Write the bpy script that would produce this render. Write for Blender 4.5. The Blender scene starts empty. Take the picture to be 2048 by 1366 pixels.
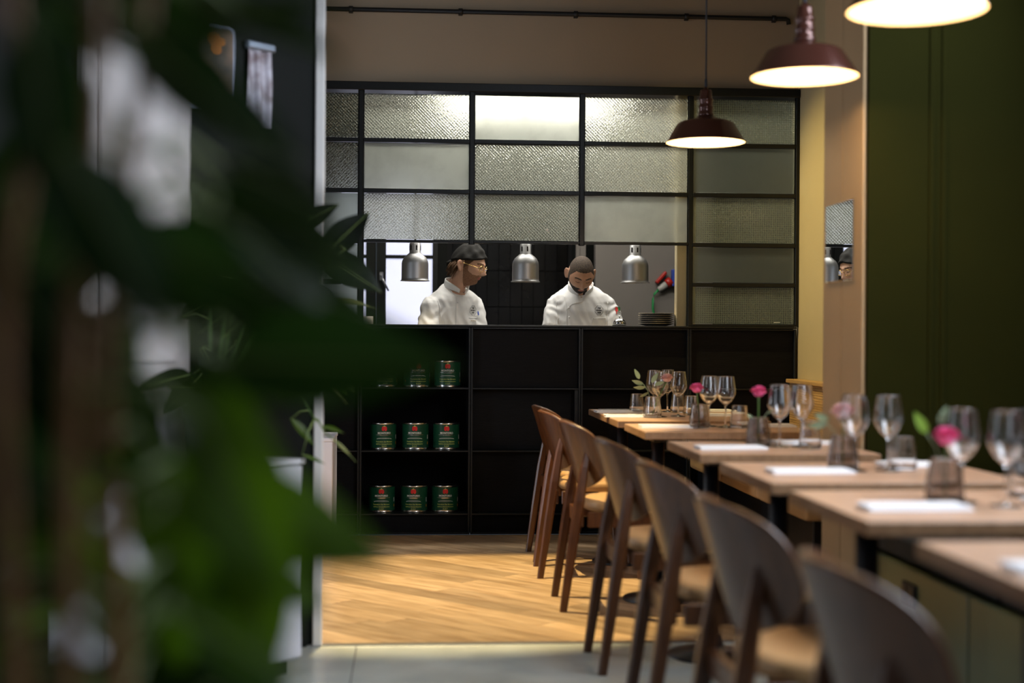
import bpy, bmesh, math, random
from mathutils import Vector, Matrix, Euler
from mathutils.bvhtree import BVHTree
R = math.radians
PI = math.pi
S = bpy.context.scene
COL = S.collection
rng = random.Random(7)

# ------------------------------------------------------------------ camera, light, exposure
cd = bpy.data.cameras.new('camera')
cam = bpy.data.objects.new('camera', cd)
COL.objects.link(cam)
S.camera = cam
cd.sensor_width = 36.0
cd.lens = 50.0
cd.clip_start = 0.05
_f = Vector((math.sin(R(4.1)) * math.cos(.00281), math.cos(R(4.1)) * math.cos(.00281), -.00281))
_r = Vector((math.cos(R(4.1)), -math.sin(R(4.1)), 0))
_u = _r.cross(_f)
_c, _s = math.cos(.0062), math.sin(.0062)
_r2, _u2 = _r * _c + _u * _s, _u * _c - _r * _s
cam.matrix_world = Matrix(((_r2.x, _u2.x, -_f.x, 0), (_r2.y, _u2.y, -_f.y, 0), (_r2.z, _u2.z, -_f.z, 1.14), (0, 0, 0, 1)))
cd.dof.use_dof = True
cd.dof.focus_distance = 8.42
cd.dof.aperture_fstop = 1.42
cd.dof.aperture_blades = 0

S.view_settings.view_transform = 'Standard'
S.view_settings.look = 'None'
S.view_settings.gamma = 1
S.view_settings.use_curve_mapping = False
S.view_settings.exposure = 0.0

W = bpy.data.worlds.new('world')
S.world = W
W.use_nodes = True
W.node_tree.nodes['Background'].inputs[0].default_value = (.72, .84, 1, 1)
W.node_tree.nodes['Background'].inputs[1].default_value = .10


def light(name, kind, loc, energy, color, target=None, **kw):
    l = bpy.data.lights.new(name, kind)
    l.energy = energy
    l.color = color
    for k, v in kw.items():
        setattr(l, k, v)
    o = bpy.data.objects.new(name, l)
    o.location = loc
    if target is not None:
        o.rotation_euler = (Vector(target) - Vector(loc)).to_track_quat('-Z', 'Y').to_euler()
    COL.objects.link(o)
    return o


DAY = (.80, .88, 1.0)
WARM = (1.0, .70, .34)
# tall street window in the right wall beside the nearest tables (out of frame), fainter street light from behind the camera
light('right_window_light', 'AREA', (2.24, 3.2, 2.05), 205, DAY, (-1.0, 3.7, .5), shape='RECTANGLE', size=2.7, size_y=1.9)
light('street_window_light', 'AREA', (1.35, -2.7, 2.75), 12, DAY, (.9, 4.6, .5), shape='RECTANGLE', size=1.7, size_y=1.5)
light('side_window_light', 'AREA', (-1.75, 6.55, 1.56), 22, DAY, (1.2, 6.4, 1.2), shape='RECTANGLE', size=.30, size_y=3.0)
light('front_side_window_light', 'AREA', (-1.60, 3.45, 1.56), 11, DAY, (1.2, 3.7, 1.2), shape='RECTANGLE', size=.28, size_y=3.0)
# warm ceiling spot washing the cream wall beside the screen
light('wall_spotlight', 'SPOT', (.75, 7.55, 3.45), 250, (1.0, .74, .27), (2.25, 7.85, 1.1), spot_size=R(56), spot_blend=.9, shadow_soft_size=.01)
# warm spotlight under the ceiling; an added unseen flap ends its pool before the cabinets
light('floor_spotlight', 'SPOT', (-.05, 6.50, 3.42), 820, (1.0, .77, .38), (.05, 6.62, .0), spot_size=R(52), spot_blend=.25, shadow_soft_size=.005)
# kitchen lights under the ceiling
light('kitchen_fill_light', 'AREA', (.9, 8.75, 2.95), 46, (1, .96, .88), (.9, 8.8, 0), shape='RECTANGLE', size=2.2, size_y=.25)  # unseen fill added to brighten the cooks' jackets
light('kitchen_rear_light', 'AREA', (.9, 10.4, 2.95), 5, (1, .95, .85), (.9, 10.4, 0), shape='RECTANGLE', size=2.4, size_y=.6)


# ------------------------------------------------------------------ materials
def mat(name, col, rough=.5, metal=0.0, spec=.5, vary=0.0, vscale=8.0, bump=0.0, bscale=60.0, stretch=None, col2=None, trans=0.0, ior=1.45, emit=None, estr=0.0, rand=0.0, coat=0.0, coatrough=.1, subs=0.0, sheen=0.0, detail=4.0, rvary=0.0):
    m = bpy.data.materials.new(name)
    m.use_nodes = True
    nt = m.node_tree
    N, L = nt.nodes, nt.links
    b = N['Principled BSDF']
    b.inputs['Base Color'].default_value = (*col, 1)
    b.inputs['Roughness'].default_value = rough
    b.inputs['Metallic'].default_value = metal
    b.inputs['Specular IOR Level'].default_value = spec
    b.inputs['IOR'].default_value = ior
    b.inputs['Transmission Weight'].default_value = trans
    b.inputs['Coat Weight'].default_value = coat
    b.inputs['Coat Roughness'].default_value = coatrough
    b.inputs['Subsurface Weight'].default_value = subs
    b.inputs['Sheen Weight'].default_value = sheen
    if subs:
        b.inputs['Subsurface Radius'].default_value = (.012, .005, .003)
        b.inputs['Subsurface Scale'].default_value = 1.0
    if emit is not None:
        b.inputs['Emission Color'].default_value = (*emit, 1)
        b.inputs['Emission Strength'].default_value = estr
    if vary or bump or rand or col2 or rvary:
        tc = N.new('ShaderNodeTexCoord')
        mp = N.new('ShaderNodeMapping')
        L.new(tc.outputs['Object'], mp.inputs[0])
        if stretch:
            mp.inputs['Scale'].default_value = stretch
        if rand:
            oi = N.new('ShaderNodeObjectInfo')
            sc = N.new('ShaderNodeVectorMath')
            sc.operation = 'SCALE'
            sc.inputs[0].default_value = (13.1, 7.7, 3.3)
            L.new(oi.outputs['Random'], sc.inputs['Scale'])
            L.new(sc.outputs[0], mp.inputs['Location'])
        nz = N.new('ShaderNodeTexNoise')
        nz.inputs['Scale'].default_value = vscale
        nz.inputs['Detail'].default_value = detail
        L.new(mp.outputs[0], nz.inputs['Vector'])
        if vary or col2:
            rp = N.new('ShaderNodeValToRGB')
            c2 = col2 or tuple(c * (1 - vary) for c in col)
            rp.color_ramp.elements[0].position = .32
            rp.color_ramp.elements[1].position = .68
            rp.color_ramp.elements[0].color = (*c2, 1)
            rp.color_ramp.elements[1].color = (*col, 1)
            L.new(nz.outputs['Fac'], rp.inputs[0])
            out = rp.outputs[0]
            if rand:
                hs = N.new('ShaderNodeHueSaturation')
                mr = N.new('ShaderNodeMapRange')
                mr.inputs['To Min'].default_value = 1 - rand
                mr.inputs['To Max'].default_value = 1 + rand
                L.new(oi.outputs['Random'], mr.inputs[0])
                L.new(mr.outputs[0], hs.inputs['Value'])
                L.new(out, hs.inputs['Color'])
                out = hs.outputs[0]
            L.new(out, b.inputs['Base Color'])
        if rvary:
            mr2 = N.new('ShaderNodeMapRange')
            mr2.inputs['To Min'].default_value = max(.02, rough - rvary)
            mr2.inputs['To Max'].default_value = min(1, rough + rvary)
            L.new(nz.outputs['Fac'], mr2.inputs[0])
            L.new(mr2.outputs[0], b.inputs['Roughness'])
        if bump:
            n2 = N.new('ShaderNodeTexNoise')
            n2.inputs['Scale'].default_value = bscale
            n2.inputs['Detail'].default_value = 3
            L.new(mp.outputs[0], n2.inputs['Vector'])
            bp = N.new('ShaderNodeBump')
            bp.inputs['Strength'].default_value = bump
            bp.inputs['Distance'].default_value = .01
            L.new(n2.outputs['Fac'], bp.inputs['Height'])
            L.new(bp.outputs[0], b.inputs['Normal'])
    return m


def glass_mat(name, rough, tint, grid=0.0, strength=.6, hammered=False, ior=1.45, dirt=0.0, lines=False, diffuse=0.0):
    m = mat(name, tint, rough, trans=1.0, ior=ior)
    nt = m.node_tree
    N, L = nt.nodes, nt.links
    b = N['Principled BSDF']
    if grid:
        tc = N.new('ShaderNodeTexCoord')
        sx = N.new('ShaderNodeSeparateXYZ')
        L.new(tc.outputs['Object'], sx.inputs[0])
        hs = []
        for ax in ('X', 'Z'):
            mu = N.new('ShaderNodeMath'); mu.operation = 'MULTIPLY'; mu.inputs[1].default_value = 2 * PI / grid
            L.new(sx.outputs[ax], mu.inputs[0])
            si = N.new('ShaderNodeMath'); si.operation = 'SINE'
            L.new(mu.outputs[0], si.inputs[0])
            hs.append(si)
        if hammered:
            ml = N.new('ShaderNodeMath'); ml.operation = 'MULTIPLY'
            L.new(hs[0].outputs[0], ml.inputs[0]); L.new(hs[1].outputs[0], ml.inputs[1])
            nz = N.new('ShaderNodeTexNoise'); nz.inputs['Scale'].default_value = 110
            L.new(tc.outputs['Object'], nz.inputs['Vector'])
            ad = N.new('ShaderNodeMath'); ad.operation = 'MULTIPLY_ADD'; ad.inputs[1].default_value = .55
            L.new(nz.outputs['Fac'], ad.inputs[0]); L.new(ml.outputs[0], ad.inputs[2])
            h = ad
        else:
            ab = []
            for q in hs:
                a = N.new('ShaderNodeMath'); a.operation = 'ABSOLUTE'
                L.new(q.outputs[0], a.inputs[0]); ab.append(a)
            h = N.new('ShaderNodeMath'); h.operation = 'MINIMUM'
            L.new(ab[0].outputs[0], h.inputs[0]); L.new(ab[1].outputs[0], h.inputs[1])
            if lines:
                # rib lines get an opaque colour standing in for light they refract
                lt = N.new('ShaderNodeMath'); lt.operation = 'LESS_THAN'; lt.inputs[1].default_value = .16
                L.new(h.outputs[0], lt.inputs[0])
                tm = N.new('ShaderNodeMath'); tm.operation = 'MULTIPLY_ADD'; tm.inputs[1].default_value = -.75; tm.inputs[2].default_value = 1.0
                L.new(lt.outputs[0], tm.inputs[0])
                L.new(tm.outputs[0], b.inputs['Transmission Weight'])
                mx = N.new('ShaderNodeMix'); mx.data_type = 'RGBA'
                mx.inputs['A'].default_value = (*tint, 1); mx.inputs['B'].default_value = (.19, .23, .15, 1)
                L.new(lt.outputs[0], mx.inputs['Factor'])
                L.new(mx.outputs['Result'], b.inputs['Base Color'])
        bp = N.new('ShaderNodeBump')
        bp.inputs['Strength'].default_value = strength
        bp.inputs['Distance'].default_value = .004
        L.new(h.outputs[0], bp.inputs['Height'])
        L.new(bp.outputs[0], b.inputs['Normal'])
    if diffuse:
        tl = N.new('ShaderNodeBsdfTranslucent')
        tl.inputs[0].default_value = (*tint, 1)
        ms = N.new('ShaderNodeMixShader')
        ms.inputs[0].default_value = diffuse
        L.new(b.outputs[0], ms.inputs[1]); L.new(tl.outputs[0], ms.inputs[2])
        if b.inputs['Normal'].is_linked:
            L.new(b.inputs['Normal'].links[0].from_socket, tl.inputs['Normal'])
        L.new(ms.outputs[0], N['Material Output'].inputs[0])
    if dirt:
        tc = N.new('ShaderNodeTexCoord')
        nz = N.new('ShaderNodeTexNoise'); nz.inputs['Scale'].default_value = 7; nz.inputs['Detail'].default_value = 9
        L.new(tc.outputs['Object'], nz.inputs['Vector'])
        rp = N.new('ShaderNodeValToRGB')
        rp.color_ramp.elements[0].position = .36; rp.color_ramp.elements[1].position = .55
        rp.color_ramp.elements[0].color = (*[c * (1 - dirt) for c in tint], 1)
        rp.color_ramp.elements[1].color = (*tint, 1)
        L.new(nz.outputs['Fac'], rp.inputs[0]); L.new(rp.outputs[0], b.inputs['Base Color'])
    return m


M = {}
M['cream'] = mat('cream_paint', (.50, .42, .25), .75, vary=.06, vscale=3, bump=.05, bscale=90)
M['beige'] = mat('beige_paint', (.33, .255, .175), .8, vary=.06, vscale=2, bump=.05, bscale=90)
M['pillar'] = mat('tan_paint', (.37, .25, .13), .7, vary=.05, vscale=3, bump=.04, bscale=80)
M['green_wall'] = mat('dark_green_fabric', (.0165, .0165, .002), .95, spec=.1, vary=.12, vscale=3, bump=.12, bscale=240)
M['dark_wall'] = mat('black_green_paint', (.004, .0055, .0045), .6, spec=.2, vary=.2, vscale=4)
M['ceiling'] = mat('ceiling_paint', (.18, .15, .11), .9, vary=.05)
M['frame'] = mat('black_steel', (.006, .0075, .0075), .36, spec=.4, vary=.25, vscale=30, bump=.05, bscale=60)
M['cab'] = mat('dark_stained_wood', (.0050, .0054, .0068), .55, spec=.12, col2=(.003, .0032, .004), vscale=6, stretch=(2, 2, 26), bump=.12, bscale=18, rand=.25)
M['cabin'] = mat('shelf_interior', (.0035, .0032, .003), .7, spec=.08, vary=.3, vscale=9)
M['tile'] = mat('black_glazed_tile', (.006, .0055, .006), .2, spec=.25, vary=.2, vscale=10, rand=.3, bump=.05, bscale=14)
M['edge'] = mat('light_catching_edge', (.012, .014, .016), .36, .3, spec=.5, vary=.2, vscale=30)  # lighter tone stands in for light caught along shelf and panel edges
M['grout'] = mat('dark_grout', (.02, .02, .021), .9, spec=.1)
M['grey'] = mat('grey_panel', (.17, .155, .14), .45, vary=.1, vscale=3)
M['kfloor'] = mat('kitchen_floor', (.05, .05, .05), .5)
M['kwall'] = mat('kitchen_wall_paint', (.42, .42, .38), .7)
M['plank'] = mat('oak_plank', (.60, .42, .25), .34, col2=(.34, .21, .105), vscale=3.2, stretch=(1.4, 16, 10), rand=.30, bump=.06, bscale=20, detail=6, rvary=.08)
M['conc'] = mat('polished_concrete', (.60, .635, .585), .22, vary=.30, vscale=2.2, detail=7, bump=.03, bscale=30, rvary=.10)
M['steel'] = mat('brushed_steel', (.62, .62, .63), .3, 1.0, vary=.1, vscale=30, stretch=(1, 1, 30))
M['alu'] = mat('satin_aluminium', (.36, .36, .36), .48, 1.0, bump=.02, bscale=200, vary=.05)
M['aluin'] = mat('lamp_inside_metal', (.8, .75, .65), .3, .8, vary=.05)
M['white_trim'] = mat('white_metal_trim', (.80, .78, .76), .45, vary=.06, vscale=5)
M['white'] = mat('white_lacquer', (.72, .72, .78), .4, vary=.05, vscale=4)
M['copper'] = mat('copper_brown_enamel', (.085, .027, .018), .26, .55, coat=.6, coatrough=.12, vary=.1, vscale=10)
M['shade_in'] = mat('white_enamel', (.80, .66, .46), .5, vary=.02)
M['black'] = mat('black_rubber', (.010, .010, .011), .5, vary=.2)
M['blackmetal'] = mat('black_powder_coat', (.008, .010, .014), .35, vary=.2, vscale=20)
M['cord'] = mat('grey_cord', (.03, .035, .045), .6, vary=.2)
M['table'] = mat('pale_oak_top', (.60, .385, .26), .36, col2=(.48, .29, .18), vscale=4, stretch=(2, 22, 8), bump=.03, bscale=30, rand=.08, rvary=.05, coat=.15, coatrough=.25)
M['table_edge'] = mat('shade_toned_oak_edge', (.33, .19, .10), .42, col2=(.24, .13, .065), vscale=4, stretch=(12, 2, 8), rand=.08)  # darker copy of the top's oak, putting shade into the side faces
M['walnut'] = mat('walnut_wood', (.098, .033, .008), .38, col2=(.055, .017, .004), vscale=5, stretch=(10, 10, 1.6), bump=.04, bscale=26, rand=.18, coat=.3, coatrough=.16)
M['seat'] = mat('tan_leather', (.52, .30, .13), .5, vary=.12, vscale=6, bump=.06, bscale=120)
M['bench'] = mat('tan_bench_leather', (.50, .33, .17), .45, vary=.1, vscale=5, bump=.05, bscale=150)
M['slat'] = mat('honey_wood_slat', (.55, .35, .15), .5, vary=.2, vscale=6, stretch=(4, 1, 20), rand=.12)
M['green_panel'] = mat('olive_green_lacquer', (.13, .145, .07), .30, vary=.08, vscale=3)
M['blackcush'] = mat('black_upholstery', (.010, .012, .012), .7, vary=.2, bump=.1, bscale=160)
M['napkin'] = mat('white_linen', (.88, .88, .90), .85, vary=.04, bump=.15, bscale=180, sheen=.2)
M['glass'] = mat('clear_glass', (1, 1, 1), .0, trans=1.0, ior=1.68)
M['lens'] = mat('thin_lens_glass', (1, 1, 1), .0, trans=1.0, ior=1.06)
M['smoke'] = mat('smoky_glass', (.64, .61, .60), .02, trans=1.0, ior=1.45)
M['mirror'] = mat('mirror_glass', (.92, .94, .93), .01, 1.0)
M['jacket'] = mat('white_cotton', (.78, .78, .77), .9, bump=.25, bscale=16, sheen=.15, vary=.03, vscale=3)
M['skin'] = mat('skin_tone', (.68, .40, .27), .5, subs=.15, vary=.10, vscale=30, bump=.05, bscale=160)
M['skin2'] = mat('tan_skin_tone', (.60, .34, .22), .5, subs=.15, vary=.10, vscale=30, bump=.05, bscale=160)
M['lip'] = mat('lip_tone', (.42, .13, .09), .45, vary=.05)
M['stubble'] = mat('brown_stubble', (.33, .17, .095), .8, col2=(.20, .095, .05), vscale=150, bump=.4, bscale=260)
M['beard'] = mat('black_beard', (.030, .020, .015), .8, col2=(.012, .009, .007), vscale=160, bump=.5, bscale=260)
M['buzz'] = mat('buzzed_dark_hair', (.095, .065, .042), .75, col2=(.035, .024, .017), vscale=130, bump=.5, bscale=240)
M['hair'] = mat('light_brown_hair', (.17, .085, .035), .6, col2=(.07, .035, .015), vscale=60, stretch=(30, 30, 3), bump=.4, bscale=90)
M['cap'] = mat('black_cotton', (.016, .015, .013), .85, vary=.2, bump=.2, bscale=26)
M['gold'] = mat('gold_wire', (.85, .60, .22), .2, 1.0)
M['eye'] = mat('eye_white', (.7, .68, .64), .2)
M['ink'] = mat('black_ink', (.012, .012, .014), .7)
M['redink'] = mat('red_print', (.55, .02, .015), .6)
M['greenink'] = mat('green_print', (.02, .20, .06), .6)
M['blueink'] = mat('blue_print', (.03, .08, .45), .5)
M['canlabel'] = mat('dark_green_label', (.006, .060, .028), .32, vary=.1, vscale=8)
M['tin'] = mat('tin_metal', (.70, .68, .64), .22, 1.0, vary=.05)
M['canred'] = mat('can_red', (.62, .012, .012), .4)
M['canwhite'] = mat('can_white', (.75, .75, .70), .4)
M['canlime'] = mat('can_lime', (.42, .50, .12), .4)
M['canorange'] = mat('can_orange', (.70, .25, .03), .4)
M['ceramic'] = mat('white_ceramic', (.78, .77, .72), .3, vary=.03)
M['plate'] = mat('dark_grey_plate', (.10, .10, .095), .3, vary=.1)
M['platerim'] = mat('pale_plate_rim', (.55, .48, .36), .4)
M['chrome'] = mat('chrome_metal', (.65, .66, .68), .08, 1.0)
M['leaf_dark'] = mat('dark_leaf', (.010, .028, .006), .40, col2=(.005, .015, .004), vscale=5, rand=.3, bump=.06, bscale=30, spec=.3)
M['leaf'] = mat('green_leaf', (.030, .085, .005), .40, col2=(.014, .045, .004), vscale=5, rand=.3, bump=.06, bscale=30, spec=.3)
M['leaf_silhouette'] = mat('silhouette_leaf', (.0045, .010, .003), .45, col2=(.0025, .005, .002), vscale=5, rand=.3, spec=.2)  # near-black tone puts silhouette shade into the leaf colour
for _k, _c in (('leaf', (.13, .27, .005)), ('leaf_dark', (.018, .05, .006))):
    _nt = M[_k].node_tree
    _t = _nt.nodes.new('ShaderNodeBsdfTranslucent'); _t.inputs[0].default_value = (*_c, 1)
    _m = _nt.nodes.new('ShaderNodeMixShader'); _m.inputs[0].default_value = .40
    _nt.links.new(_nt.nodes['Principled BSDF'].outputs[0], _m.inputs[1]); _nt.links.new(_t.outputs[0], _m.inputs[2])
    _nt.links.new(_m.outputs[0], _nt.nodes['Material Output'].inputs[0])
M['leaf_lit'] = mat('lit_leaf_tone', (.26, .27, .09), .5, vary=.2)  # pale tone stands in for light on the narrow leaves
M['rib'] = mat('leaf_rib', (.16, .22, .06), .5)
M['cane'] = mat('brown_cane', (.26, .115, .036), .6, vary=.3, vscale=20, bump=.2, bscale=40)
M['stem'] = mat('green_stem', (.08, .16, .03), .5, vary=.2)
M['pot'] = mat('charcoal_pot', (.035, .035, .035), .6, vary=.2)
M['soil'] = mat('dark_soil', (.02, .014, .01), .95, vary=.4, bump=.6, bscale=80)
M['petal'] = mat('pink_petal', (.88, .17, .40), .6, col2=(.72, .08, .25), vscale=40, subs=.1)
M['petalpale'] = mat('pale_pink_petal', (.80, .58, .56), .6, col2=(.72, .40, .42), vscale=40, subs=.1)
M['euca'] = mat('grey_green_leaf', (.25, .33, .20), .6, vary=.2, rand=.2)
M['lime_leaf'] = mat('lime_leaf', (.24, .42, .05), .5, vary=.2)
M['redplastic'] = mat('red_plastic', (.35, .015, .01), .35, vary=.05)
M['greyplastic'] = mat('grey_plastic', (.38, .37, .34), .5, vary=.05)
M['blueplastic'] = mat('blue_plastic', (.02, .05, .30), .4, vary=.05)
M['greencable'] = mat('green_cable', (.01, .20, .05), .5, vary=.1)
M['pale_door'] = mat('pale_door_paint', (.60, .56, .55), .5, vary=.08, vscale=3)
M['signface'] = mat('printed_tin_sign', (.30, .17, .09), .4, col2=(.045, .05, .05), vscale=9)
M['signpale'] = mat('pale_print', (.75, .74, .85), .4, col2=(.16, .10, .10), vscale=12)
M['signmetal'] = mat('blue_grey_metal', (.32, .37, .45), .35, .6, vary=.1)
M['bulb'] = mat('lit_bulb', (1, .9, .7), .5, emit=(1, .80, .50), estr=60)
M['warmbulb'] = mat('lit_heat_bulb', (1, .8, .6), .5, emit=(1, .72, .40), estr=6)
M['tube'] = mat('lit_diffuser', (1, 1, 1), .5, emit=(1, .94, .83), estr=20)
M['winlit'] = mat('daylit_frosted_pane', (.8, .8, .9), .6, emit=(.68, .72, .96), estr=.92)
M['g_ham'] = glass_mat('textured_glass', .13, (.80, .83, .74), grid=.019, strength=.8, hammered=True, diffuse=.18)
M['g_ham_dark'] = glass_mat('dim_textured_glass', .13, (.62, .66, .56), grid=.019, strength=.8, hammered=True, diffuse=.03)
M['g_grid'] = glass_mat('squared_wired_glass', .10, (.74, .77, .62), grid=.026, strength=.4, lines=True, diffuse=.08)
M['g_frost'] = glass_mat('frosted_glass', .30, (.74, .77, .70), dirt=.22, diffuse=.18)
M['g_smoke'] = glass_mat('dull_frosted_glass', .30, (.55, .60, .50), dirt=.06, diffuse=.05)

# ------------------------------------------------------------------ mesh helpers


def bm_new():
    return bmesh.new()


def box(bm, x0, x1, y0, y1, z0, z1, bev=0.0, mi=0, seg=1):
    r = bmesh.ops.create_cube(bm, size=1.0)
    vs = r['verts']
    bmesh.ops.scale(bm, vec=(x1 - x0, y1 - y0, z1 - z0), verts=vs)
    bmesh.ops.translate(bm, vec=((x0 + x1) / 2, (y0 + y1) / 2, (z0 + z1) / 2), verts=vs)
    fs = list({f for v in vs for f in v.link_faces})
    for f in fs:
        f.material_index = mi
    if bev > 0:
        es = list({e for v in vs for e in v.link_edges})
        bmesh.ops.bevel(bm, geom=es, offset=bev, segments=seg, affect='EDGES', profile=.6)
    return bm


def tube(bm, pts, rad, seg=8, mi=0, cap=True, sx=1.0):
    pts = [Vector(p) for p in pts]
    rads = rad if isinstance(rad, (list, tuple)) else [rad] * len(pts)
    rings = []
    up = Vector((0, 0, 1))
    for i, p in enumerate(pts):
        t = (pts[min(i + 1, len(pts) - 1)] - pts[max(i - 1, 0)]).normalized()
        a = up if abs(t.dot(up)) < .95 else Vector((1, 0, 0))
        n = t.cross(a).normalized()
        b = n.cross(t).normalized()
        rings.append([bm.verts.new(p + (n * math.cos(2 * PI * k / seg) * sx + b * math.sin(2 * PI * k / seg)) * rads[i]) for k in range(seg)])
    for i in range(len(rings) - 1):
        for k in range(seg):
            f = bm.faces.new((rings[i][k], rings[i][(k + 1) % seg], rings[i + 1][(k + 1) % seg], rings[i + 1][k]))
            f.material_index = mi
            f.smooth = True
    if cap:
        for rg in (rings[0][::-1], rings[-1]):
            f = bm.faces.new(rg)
            f.material_index = mi
    return bm


def lathe(bm, prof, seg=32, mi=0, c=(0, 0, 0), close=False, ribs=0, ribamp=0.0):
    rings = []
    for (r, z) in prof:
        if r < 1e-6:
            rings.append([bm.verts.new((c[0], c[1], c[2] + z))])
        else:
            rg = []
            for k in range(seg):
                an = 2 * PI * k / seg
                rr = r * (1 + (ribamp * math.cos(ribs * an) if ribs else 0))
                rg.append(bm.verts.new((c[0] + rr * math.cos(an), c[1] + rr * math.sin(an), c[2] + z)))
            rings.append(rg)
    n = len(rings)
    for i in range(n if close else n - 1):
        a, b = rings[i], rings[(i + 1) % n]
        for k in range(seg):
            k2 = (k + 1) % seg
            if len(a) == 1 and len(b) == 1:
                continue
            if len(a) == 1:
                f = bm.faces.new((a[0], b[k2], b[k]))
            elif len(b) == 1:
                f = bm.faces.new((a[k], a[k2], b[0]))
            else:
                f = bm.faces.new((a[k], a[k2], b[k2], b[k]))
            f.material_index = mi
            f.smooth = True
    return bm


def refine(prof):
    """extra rings near the bends so that smooth shading does not smear across the straight walls"""
    out = [prof[0]]
    for a, b in zip(prof, prof[1:]):
        ln = math.hypot(b[0] - a[0], b[1] - a[1])
        if ln > .008:
            k = .0009 / ln
            for t in (k, 2.5 * k, .5, 1 - 2.5 * k, 1 - k):
                out.append((a[0] + (b[0] - a[0]) * t, a[1] + (b[1] - a[1]) * t))
        out.append(b)
    return out


def grid_surface(bm, fn, nu, nv, mi=0, wrap=False):
    vs = [[bm.verts.new(fn(i / (nu if wrap else nu - 1), j / (nv - 1))) for j in range(nv)] for i in range(nu)]
    for i in range(nu if wrap else nu - 1):
        for j in range(nv - 1):
            f = bm.faces.new((vs[i][j], vs[(i + 1) % nu][j], vs[(i + 1) % nu][j + 1], vs[i][j + 1]))
            f.smooth = True
            f.material_index = mi
    return vs


def obj(name, bm, mats, parent=None, loc=None, rot=None, fix=True):
    if isinstance(bm, bmesh.types.BMesh):
        if fix:
            bmesh.ops.recalc_face_normals(bm, faces=bm.faces)
        me = bpy.data.meshes.new(name)
        bm.to_mesh(me)
        bm.free()
    else:
        me = bm
    if not me.materials:
        for m in (mats if isinstance(mats, (list, tuple)) else [mats]):
            me.materials.append(M[m])
    o = bpy.data.objects.new(name, me)
    COL.objects.link(o)
    if parent:
        o.parent = parent
    if loc is not None:
        o.location = loc
    if rot is not None:
        o.rotation_euler = rot
    return o


def tag(o, label=None, cat=None, group=None, kind=None):
    if label:
        o['label'] = label
    if cat:
        o['category'] = cat
    if group:
        o['group'] = group
    if kind:
        o['kind'] = kind
    return o


def empty(name, loc, label, cat, group=None, rz=0.0):
    o = bpy.data.objects.new(name, None)
    o.empty_display_size = .1
    COL.objects.link(o)
    o.location = loc
    o.rotation_euler = (0, 0, rz)
    return tag(o, label, cat, group)


def copy_tree(o, label=None, loc=None, rz=None, parent=None):
    c = o.copy()
    COL.objects.link(c)
    if parent is not None:
        c.parent = parent
    if label:
        c['label'] = label
    if loc is not None:
        c.location = loc
    if rz is not None:
        c.rotation_euler = (0, 0, rz)
    for ch in list(o.children):
        copy_tree(ch, parent=c)
    return c


def struct(name, bm, mats, parent=None):
    o = obj(name, bm, mats, parent)
    if parent is None:
        o['kind'] = 'structure'
    return o


def evaluated_mesh(o):
    dg = bpy.context.evaluated_depsgraph_get()
    me = bpy.data.meshes.new_from_object(o.evaluated_get(dg))
    return me


_tcache = {}


def text_shape(s, size, bold=0.0):
    """lettering as vertex/face lists in the xz plane, centred."""
    key = (s, size, bold)
    if key in _tcache:
        return _tcache[key]
    cu = bpy.data.curves.new('lettering', 'FONT')
    cu.body = s
    cu.size = size
    cu.align_x = 'CENTER'
    cu.align_y = 'CENTER'
    cu.offset = bold
    cu.resolution_u = 2
    o = bpy.data.objects.new('lettering', cu)
    COL.objects.link(o)
    bpy.context.view_layer.update()
    me = evaluated_mesh(o)
    vs = [(v.co.x, v.co.y) for v in me.vertices]
    fs = [list(p.vertices) for p in me.polygons]
    bpy.data.objects.remove(o)
    bpy.data.curves.remove(cu)
    bpy.data.meshes.remove(me)
    _tcache[key] = (vs, fs)
    return vs, fs


def add_flat(bm, vs, fs, mapper, mi=0):
    bv = [bm.verts.new(mapper(x, y)) for x, y in vs]
    for f in fs:
        try:
            q = bm.faces.new([bv[i] for i in f])
            q.material_index = mi
        except ValueError:
            pass


# ------------------------------------------------------------------ the setting
YP = 8.22            # face of the kitchen partition
XW = 2.275           # right wall
# wooden floor: diagonal boards, each one a plank
sub = bm_new(); box(sub, -3.6, 2.4, 5.285, 8.30, -.06, -.013)
floor = struct('floor', sub, 'grout')
tag(floor, 'oak floor of diagonal boards between the threshold strip and the kitchen counter')


def clip_poly(poly, axis, val, keep_less):
    out = []
    for i in range(len(poly)):
        a, b = poly[i], poly[(i + 1) % len(poly)]
        ia = (a[axis] <= val) == keep_less
        ib = (b[axis] <= val) == keep_less
        if ia:
            out.append(a)
        if ia != ib:
            t = (val - a[axis]) / (b[axis] - a[axis])
            out.append((a[0] + t * (b[0] - a[0]), a[1] + t * (b[1] - a[1])))
    return out


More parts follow.
